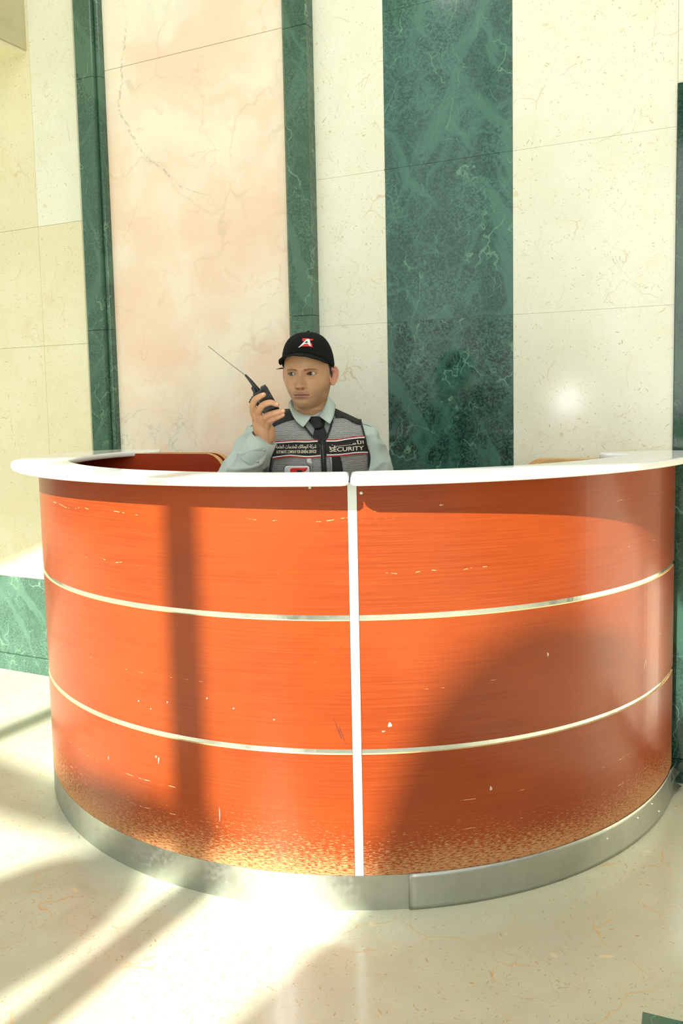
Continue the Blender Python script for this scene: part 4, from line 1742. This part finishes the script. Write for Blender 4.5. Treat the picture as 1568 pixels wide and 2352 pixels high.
def leaf(name, inner, outer, y_in, y_out, n=10):
    I = spline(np.array([(a, b, y) for (a, b), y in zip(inner, y_in)]), n)
    O = spline(np.array([(a, b, y) for (a, b), y in zip(outer, y_out)]), n)
    m = min(len(I), len(O))
    V = []
    rows = 7
    for r in range(rows):
        f = r / (rows - 1)
        for k in range(m):
            q = I[k] * (1 - f) + O[k] * f
            w = at(q[0], q[1], q[2] - .006 * math.sin(math.pi * f))
            V.append(w)
    F = grid_faces(m, rows)
    o = obj(name, mesh(V, F), M_SHIRT, person, True)
    s = o.modifiers.new('thick', 'SOLIDIFY')
    s.thickness = .0022
    s.offset = 1
    return o


leaf('collar', [(667, 921), (672, 933), (685, 945), (700, 951), (716.5, 954)], [(663, 934), (669, 948), (679, 965), (692, 978), (697, 980)], [2.72, 2.690, 2.664, 2.652, 2.645], [2.70, 2.644, 2.616, 2.602, 2.600])
leaf('collar', [(752, 909), (750, 922), (744, 937), (737, 948), (731, 955)], [(769, 931), (768, 943), (765, 958), (760, 970), (757, 974)], [2.70, 2.675, 2.655, 2.646, 2.643], [2.69, 2.66, 2.628, 2.608, 2.604])
V = []
for z_, r_ in ((1.288, .066), (1.305, .0635), (1.322, .0625), (1.322, .060), (1.288, .063)):
    for k in range(60):
        a = 2 * math.pi * k / 60
        fr_ = max(0, -math.sin(a))
        V.append((NC.x + r_ * math.cos(a), NC.y + r_ * 1.0 * math.sin(a), z_ - .026 * fr_ ** 2 + (z_ > 1.3) * (.032 * max(0, math.sin(a)) + .016 * abs(math.cos(a)) * (1 - fr_))))
obj('collar_band', mesh(V, grid_faces(60, 5, True)), M_SHIRT, person, True)
# shoulder straps of the shirt
SB = BVHTree.FromPolygons([v.co.copy() for v in shirt_me.vertices], [tuple(p.vertices) for p in shirt_me.polygons])


def shirt_place(px, py, off):
    q = at(px, py, 2.70)
    h = SB.find_nearest(Vector((q.x, 2.705, q.z)))
    return h[0] + h[1] * off


for pts_ in ([(571, 975), (580, 969), (595, 963), (610, 958)], [(826, 962), (836, 966), (846, 971), (851, 977)]):
    ribbon('epaulette', pts_, 12, .0035, M_SHIRT, person, .002, place=shirt_place)

# --- the vest
VO = [(663, 930), (668, 941), (682, 962), (700, 984), (718, 1004), (733, 1013), (738, 1015), (745, 1012), (752, 1000), (760, 978), (765, 955), (766, 940), (759, 931),
      (776, 939), (800, 950), (821, 960), (826, 968), (832, 990), (838, 1015), (843, 1045), (842, 1080), (838, 1130), (836, 1190), (632, 1190), (624, 1130), (622, 1083), (627, 1050), (625, 1020), (627, 990), (629, 977), (637, 958), (650, 941)]
vest = drape('vest', VO, .010, M_MESH, person, 4.0, .003)
drape('vest_back', [(663, 930), (690, 942), (735, 942), (759, 931), (776, 939), (821, 960), (838, 1015), (843, 1045), (836, 1190), (632, 1190), (622, 1083), (627, 990), (637, 958), (650, 941)], .008, M_BLACK, vest, 5.0, .003, side=1)
# black yokes
drape('yoke', [(663, 930), (668, 941), (676, 955), (684, 966), (675, 968), (655, 973), (638, 980), (628, 985), (628.5, 977), (637, 958), (650, 941)], .0125, M_BLACK, vest, 3.5)
drape('yoke', [(766, 940), (759, 931), (776, 939), (800, 950), (821, 960), (826, 968), (831, 983), (820, 981), (807, 976), (798, 970), (787, 966), (768, 965)], .0125, M_BLACK, vest, 3.5)
# edging
ribbon('piping', [(674, 952), (682, 963), (700, 985), (718, 1005), (737, 1016)], 4.2, .0145, M_BLACK, vest)
ribbon('piping', [(766, 950), (764, 960), (758, 985), (751, 1003), (740, 1016)], 4.2, .0145, M_BLACK, vest)
ribbon('piping', [(629, 978), (626.5, 992), (625.5, 1015), (628, 1045), (624, 1083), (625, 1130)], 4.5, .0145, M_BLACK, vest)
ribbon('piping', [(823, 962), (829, 978), (835, 1003), (840, 1028), (843, 1048), (842, 1080), (838, 1130)], 4.5, .0145, M_BLACK, vest)
# chest band with red and white braid
drape('chest_band', [(627, 1017), (650, 1015.5), (680, 1014), (705, 1014), (733, 1012.5), (735, 1048), (705, 1050), (670, 1047.5), (645, 1050), (630, 1053)], .0125, M_BLACK, vest, 3.5)
drape('chest_band', [(745, 1014), (770, 1014), (795, 1010), (815, 1007), (836, 1006), (841, 1041), (815, 1044), (795, 1046), (775, 1048), (748, 1049)], .0125, M_BLACK, vest, 3.5)
for nm, pts_, mt in (('red_braid', [(627, 1016.5), (650, 1015.3), (680, 1013.7), (705, 1014), (728, 1012.8)], M_RED), ('white_braid', [(627, 1018.8), (650, 1017.6), (680, 1016), (705, 1016.3), (729, 1015)], M_WH),
                     ('white_braid', [(630, 1050), (645, 1047.4), (670, 1045), (705, 1047.8), (736, 1045.8)], M_WH), ('red_braid', [(630, 1052.8), (645, 1050.2), (670, 1047.6), (705, 1050.3), (736, 1048.2)], M_RED),
                     ('red_braid', [(748, 1012.5), (770, 1012.5), (795, 1009), (815, 1007), (835, 1006)], M_RED), ('white_braid', [(748, 1014.8), (770, 1014.8), (795, 1011.3), (815, 1009.4), (835, 1008.4)], M_WH),
                     ('white_braid', [(749, 1044.6), (775, 1044.2), (795, 1042.5), (815, 1040.5), (840, 1040.6)], M_WH), ('red_braid', [(749, 1047.3), (775, 1046.9), (795, 1045.2), (815, 1043.2), (838, 1043)], M_RED)):
    ribbon(nm, pts_, 2.5, .0150 if mt is M_WH else .0146, mt, vest, .0008)
# zip
zp = drape('zip', [(734, 1014), (744, 1014), (747, 1040), (750, 1090), (749, 1180), (738, 1180), (738.5, 1090), (736, 1045)], .0150, M_BLACK, vest, 3.5)
M_ZIP = plain('zip_teeth', (.05, .055, .055), .35, metal=.6)
zt = []
ribbon('zip_teeth', [(739.5, 1015), (741, 1040), (743.5, 1090), (743.5, 1170)], 1.6, .0172, M_ZIP, zp, .0008)
ribbon('zip_pull', [(739.5, 1024), (740, 1034)], 3.2, .0195, M_ZIP, zp, .0015)
# clear pocket and its dark flap
drape('pocket_flap', [(760, 1048), (779, 1048), (783, 1062), (785, 1078), (785, 1110), (762, 1110), (761, 1075)], .0140, M_BLACK, vest, 3.5)
M_CLEAR = plain('glossy_pocket_film', (.30, .32, .31), .08, spec=.9, coat=1)
drape('pocket_film', [(702, 1052), (716, 1051), (718, 1064), (717, 1080), (717, 1112), (713, 1112), (712, 1070), (706, 1066)], .0140, M_CLEAR, vest, 3.0)
drape('pocket_film', [(757, 1050), (760, 1050), (761.5, 1064), (762, 1090), (761, 1108), (758, 1108), (758.5, 1080)], .0150, M_CLEAR, vest, 3.0)
# badge, only its top shows above the counter


def rrect(x0, y0, x1, y1, r, n=5):
    o_ = []
    for cx, cy, a0 in ((x1 - r, y0 + r, -90), (x1 - r, y1 - r, 0), (x0 + r, y1 - r, 90), (x0 + r, y0 + r, 180)):
        for k in range(n + 1):
            a = math.radians(a0 + 90 * k / n)
            o_.append((cx + r * math.cos(a), cy + r * math.sin(a)))
    return o_


bd = drape('badge', rrect(655, 1066, 713, 1112, 8), .0150, M_BLACK, vest, 4, .002)
drape('badge_face', rrect(656.5, 1067.6, 711.5, 1110, 7), .0170, M_WH, bd, 4, .001)
drape('badge_emblem', [(670, 1074), (675, 1072.5), (707, 1072), (704, 1078), (698, 1081), (692, 1081), (688, 1077), (683, 1079), (680, 1085), (671, 1085), (669, 1079)], .0185, M_REDL, bd, 2.5, .001)
drape('badge_letter', [(680, 1085), (685, 1077.5), (694, 1077.5), (699, 1096), (694, 1096), (689, 1083), (684, 1096), (678, 1096)], .0190, M_BLACK, bd, 2.5, .001)


def lettering(name, body, x0, x1, ytop, ybot, slope, mat, parent, off, place=None, shear=0):
    cu_ = bpy.data.curves.new('t', 'FONT')
    cu_.body = body
    cu_.extrude = 0
    cu_.offset = .012
    to = bpy.data.objects.new('t', cu_)
    COL.objects.link(to)
    me = evaluated(to)
    bpy.data.objects.remove(to)
    if not len(me.vertices):
        return None
    c_ = co_of(me)
    mn, mx = c_.min(0), c_.max(0)
    pl = place or (lambda a, b, o_: drape_pt(a, b, o_))
    V = []
    for q in c_:
        u = (q[0] - mn[0]) / (mx[0] - mn[0])
        v = (q[1] - mn[1]) / (mx[1] - mn[1])
        x = x0 + (x1 - x0) * u
        y = ybot + (ytop - ybot) * v + slope * (x - x0)
        V.append(pl(x, y, off))
    n = len(V)
    F = [tuple(p.vertices) for p in me.polygons]
    cnt = {}
    for f in F:
        for i in range(len(f)):
            cnt[(f[i], f[(i + 1) % len(f)])] = 1
    G = F + [tuple(n + i for i in f[::-1]) for f in F]
    G += [(b, a, n + a, n + b) for (a, b) in cnt if (b, a) not in cnt]
    m2 = mesh(V + [v + Vector((0, .0008, 0)) for v in V], G)
    return obj(name, m2, mat, parent)


lettering('lettering', 'SECURITY', 756, 831, 1029.5, 1038.5, -.045, M_PRINT, vest, .0150)
lettering('lettering', 'AUTOMATIC COMPANY FOR GENERAL SERVICES', 638, 726, 1034.3, 1041.2, -.008, M_PRINT, vest, .0150)
AR1 = '\u0634\u0631\u0643\u0629 \u0627\u062a\u0648\u0645\u0627\u062a\u0643 \u0644\u0644\u062e\u062f\u0645\u0627\u062a \u0627\u0644\u0639\u0627\u0645\u0629'


def arabic(s):
    """joined forms, laid out right to left"""
    forms = {'\u0634': (0xFEB5, 4), '\u0631': (0xFEAD, 2), '\u0643': (0xFED9, 4), '\u0629': (0xFE93, 2), '\u0627': (0xFE8D, 2), '\u062a': (0xFE95, 4), '\u0648': (0xFEED, 2), '\u0645': (0xFEE1, 4), '\u0644': (0xFEDD, 4), '\u062e': (0xFEA5, 4), '\u062f': (0xFEA9, 2), '\u0639': (0xFEC9, 4), '\u0646': (0xFEE5, 4), '\u0623': (0xFE83, 2)}
    out = []
    for w in s.split(' '):
        r = []
        for i, ch in enumerate(w):
            if ch == '\u0640':
                r.append('\u0640')
                continue
            b, k = forms[ch]
            prev = i > 0 and (w[i - 1] == '\u0640' or forms[w[i - 1]][1] == 4)
            nxt = i < len(w) - 1 and k == 4
            f = (3 if prev else 2) if nxt else (1 if prev else 0)
            if k == 2:
                f = 1 if prev else 0
            r.append(chr(b + f))
        out.append(''.join(r[::-1]))
    return ' '.join(out[::-1])


lettering('lettering', arabic(AR1), 637, 726, 1021.8, 1032.8, -.006, M_PRINT, vest, .0150)
lettering('lettering', arabic('\u0627\u0644\u0623\u0645\u0640\u0640\u0640\u0640\u0640\u0640\u0646'), 755, 831, 1019.5, 1030.5, -.09, M_PRINT, vest, .0150)

# --- trousers, belt and shoes, out of sight behind the desk
M_TROU = plain('dark_trousers', (.015, .017, .02), .8)
tr = union([[(a, b, c_, r + .012) for a, b, c_, r in L_] for L_ in LEGS], .01, 4, [torso(.006, .80)])
obj('trousers', tr, M_TROU, person, True)
M_SHOE = plain('black_leather', (.01, .01, .01), .3)
for kx in (-.16, .06):
    obj('shoe', union([[(kx, 2.53, .05, .04), (kx, 2.47, .052, .042), (kx, 2.38, .042, .040), (kx, 2.30, .034, .033)]], .006, 3), M_SHOE, person, True)

# --- the cap
cap = None
NB, NR = 96, 26
V = []


def cap_base(b):
    """height of the lower edge by bearing (degrees from the front), mm"""
    return float(np.interp(b, [0, 25, 50, 75, 100, 140, 180], [63, 59, 47, 28, 13, 2, -4]))


def cap_pt(b, f):
    """b bearing in radians, f 0 at the edge .. 1 at the button"""
    bd_ = abs(math.degrees(b))
    base = cap_base(bd_)
    rx, ry = 80.5, 105.0
    if math.cos(b) < 0:
        ry = 102.0
    top = 129
    z = base + (top - base) * f
    fz = (z - base) / (top - base)
    # tall front panel, rounder back
    pw_ = 2.35 + .25 * math.cos(b)
    r = max(1 - fz ** pw_, 0) ** (1 / pw_)
    lean = 6 * fz
    seam = 1 - .006 * math.exp(-(((math.degrees(b) % 60) - 30) / 2.5) ** 2) * 0
    x = rx * r * math.sin(b)
    y = -ry * r * math.cos(b) + lean
    return x, y, z


CAPM = HM @ Matrix.Rotation(math.radians(0), 4, 'Z')
for j in range(NR):
    f = math.sin(j / (NR - 1) * math.pi / 2)
    for i in range(NB):
        V.append(CAPM @ (Vector(cap_pt(2 * math.pi * i / NB - math.pi, f)) / 1000))
F = grid_faces(NB, NR, True)
capo = obj('cap', mesh(V, F), M_CAPM, person, True)
sm = capo.modifiers.new('thick', 'SOLIDIFY')
sm.thickness = .002
sm.offset = -1
# button
btp = CAPM @ Vector((0, .006, .1276))
obj('cap_button', tube([btp, btp + Vector((0, 0, .0012))], .005, 14), M_CAPM, capo, True)
# peak
V = []
ns, nt_ = 48, 12
for tside in (0, 1):
    for j in range(nt_):
        t_ = j / (nt_ - 1)
        for i in range(ns):
            s_ = -1 + 2 * i / (ns - 1)
            b = s_ * math.radians(64)
            bx, by, bz = cap_pt(b, 0)
            reach = 66 * max(1 - abs(s_) ** 2.6, 0) ** .62
            ox = bx * (1 + .05 * t_)
            oy = by - reach * t_ + 3
            oz = bz - .5 + (-8.0 * t_) - tside * 3.4 * (1 - .1 * t_) + 2 * t_ * (abs(s_) ** 2)
            # flatten the sides so the edge arcs gently
            V.append(CAPM @ (Vector((ox, oy, oz)) / 1000))
F = grid_faces(ns, nt_) + [f[::-1] for f in grid_faces(ns, nt_, False, ns * nt_)]
o = ns * nt_
for i in range(ns - 1):
    a = (nt_ - 1) * ns + i
    F.append((a, a + 1, o + a + 1, o + a))
    F.append((i + 1, i, o + i, o + i + 1))
obj('cap_peak', mesh(V, F), M_CAPM, capo, True)
# strap end that sticks out behind the ear
a_, b_ = at(655, 846, 2.74), at(635, 848, 2.74)
obj('cap_strap', tube([a_, (a_ + b_) / 2 + Vector((0, 0, .0015)), b_], [.0035, .0036, .0012], 10, flat=.6), M_CAPM, capo, True)

CB = BVHTree.FromPolygons([v.co.copy() for v in capo.data.vertices], [tuple(p.vertices) for p in capo.data.polygons])


def cap_place(px, py, off):
    q = at(px, py, 2.60)
    h = CB.ray_cast(Vector((q.x, 2.3, q.z)), Vector((0, 1, 0)))
    if h[0] is None:
        h = CB.find_nearest(q)
    n = h[1] if h[1].y < 0 else -h[1]
    return h[0] + n * off


def cz(*pts_):
    return [(600 + x / 7.84, 740 + y / 7.84) for x, y in pts_]


drape('cap_emblem', cz((737, 292), (800, 289), (938, 304), (925, 318), (903, 332), (872, 336), (858, 308), (818, 305), (796, 322), (756, 346), (735, 340)), .0012, M_REDL, capo, 1.2, .001, place=cap_place)
drape('cap_emblem', cz((893, 372), (907, 384), (921, 446), (905, 455), (862, 441), (748, 439), (722, 438), (738, 420), (770, 402), (838, 402), (850, 424), (886, 436)), .0012, M_REDL, capo, 1.2, .001, place=cap_place)
drape('cap_emblem', cz((664, 461), (692, 436), (745, 380), (797, 322), (822, 306), (852, 308), (863, 314), (892, 434), (884, 439), (850, 424), (838, 397), (775, 398), (720, 440), (690, 458)), .0022, M_WH, capo, 1.2, .001, place=cap_place, holes=[cz((776, 378), (800, 356), (822, 347), (834, 378))])

# ------------------------------------------------------------------ the two-way radio in his hand
M_RAD = plain('black_radio_plastic', (.012, .013, .013), .35, spec=.5, bump=.2, bscale=900)
M_RADG = plain('glossy_black_plastic', (.015, .016, .018), .15, spec=.6)
M_WHIP = plain('steel_whip', (.28, .26, .20), .4, metal=.6)
rb = at(636, 950, 2.432)
rt = at(590, 890, 2.420)
axz = (at(600, 897, 2.422) - at(626, 943, 2.432)).normalized()
radio = thing('walkie_talkie', 'black handheld two-way radio with whip aerial, held up in the right hand of the person', 'radio', tuple(at(612, 922, 2.43)))
axx = axz.cross(Vector((0, -1, 0))).normalized() * -1
if axx.x < 0:
    axx = -axx
axy = axz.cross(axx).normalized()
if axy.y < 0:
    axy = -axy
RC = at(609.5, 921.5, 2.4285)
RMx = Matrix(((axx.x, axy.x, axz.x, RC.x), (axx.y, axy.y, axz.y, RC.y), (axx.z, axy.z, axz.z, RC.z), (0, 0, 0, 1)))


def rbox(name, x0, x1, y0, y1, z0, z1, bev, mat, parent=radio):
    bm = box_bm(x0, x1, y0, y1, z0, z1, bev)
    bmesh.ops.recalc_face_normals(bm, faces=bm.faces)
    bmesh.ops.transform(bm, matrix=RMx, verts=bm.verts)
    return obj(name, bm, mat, parent, False)


def rp(x, y, z):
    return RMx @ Vector((x, y, z))


rbox('radio_body', -.0215, .0235, -.0140, .0150, -.046, .036, .004, M_RAD)
rbox('battery', -.019, .0245, -.0165, -.0125, -.043, .014, .002, M_RADG)
rbox('belt_clip', .006, .019, -.0195, -.0155, -.030, .022, .0015, M_RADG)
rbox('shoulder_block', .006, .0225, -.0150, .0120, .030, .042, .003, M_RAD)
rbox('label_strip', -.0165, -.0155, -.0172, -.0150, -.018, .012, .0003, plain('silver_print', (.6, .62, .62), .3))
obj('volume_knob', tube([rp(-.012, 0, .034), rp(-.012, 0, .048)], .0062, 16), M_RAD, radio, True)
tipp = at(478, 795, 2.42)
basep = at(564, 862, 2.424)
an0 = at(594, 899, 2.4285)
obj('antenna', tube([an0, an0.lerp(basep, .3), an0.lerp(basep, .6) + Vector((.001, 0, 0)), basep], [.0072, .0064, .0050, .0030], 16), M_RAD, radio, True)
obj('whip_aerial', tube([basep.lerp(an0, .05), basep.lerp(tipp, .5) + Vector((.0, 0, -.0015)), tipp], [.0016, .0012, .0012], 10), M_WHIP, radio, True)
# side keys and accessory socket on the left flank
rbox('talk_button', -.0270, -.0215, -.0070, .0070, -.012, .012, .0015, M_RADG)
rbox('side_socket', -.0300, -.0215, -.0080, .0080, .014, .030, .003, M_RAD)
obj('side_screw', tube([rp(-.029, -.002, .022), rp(-.0325, -.002, .022)], .0052, 14), M_RADG, radio, True)
obj('lanyard_loop', tube([rp(-.028, -.004, .004), rp(-.038, -.003, .010), rp(-.040, -.003, .020), rp(-.030, -.003, .024)], .0028, 10), M_RAD, radio, True)
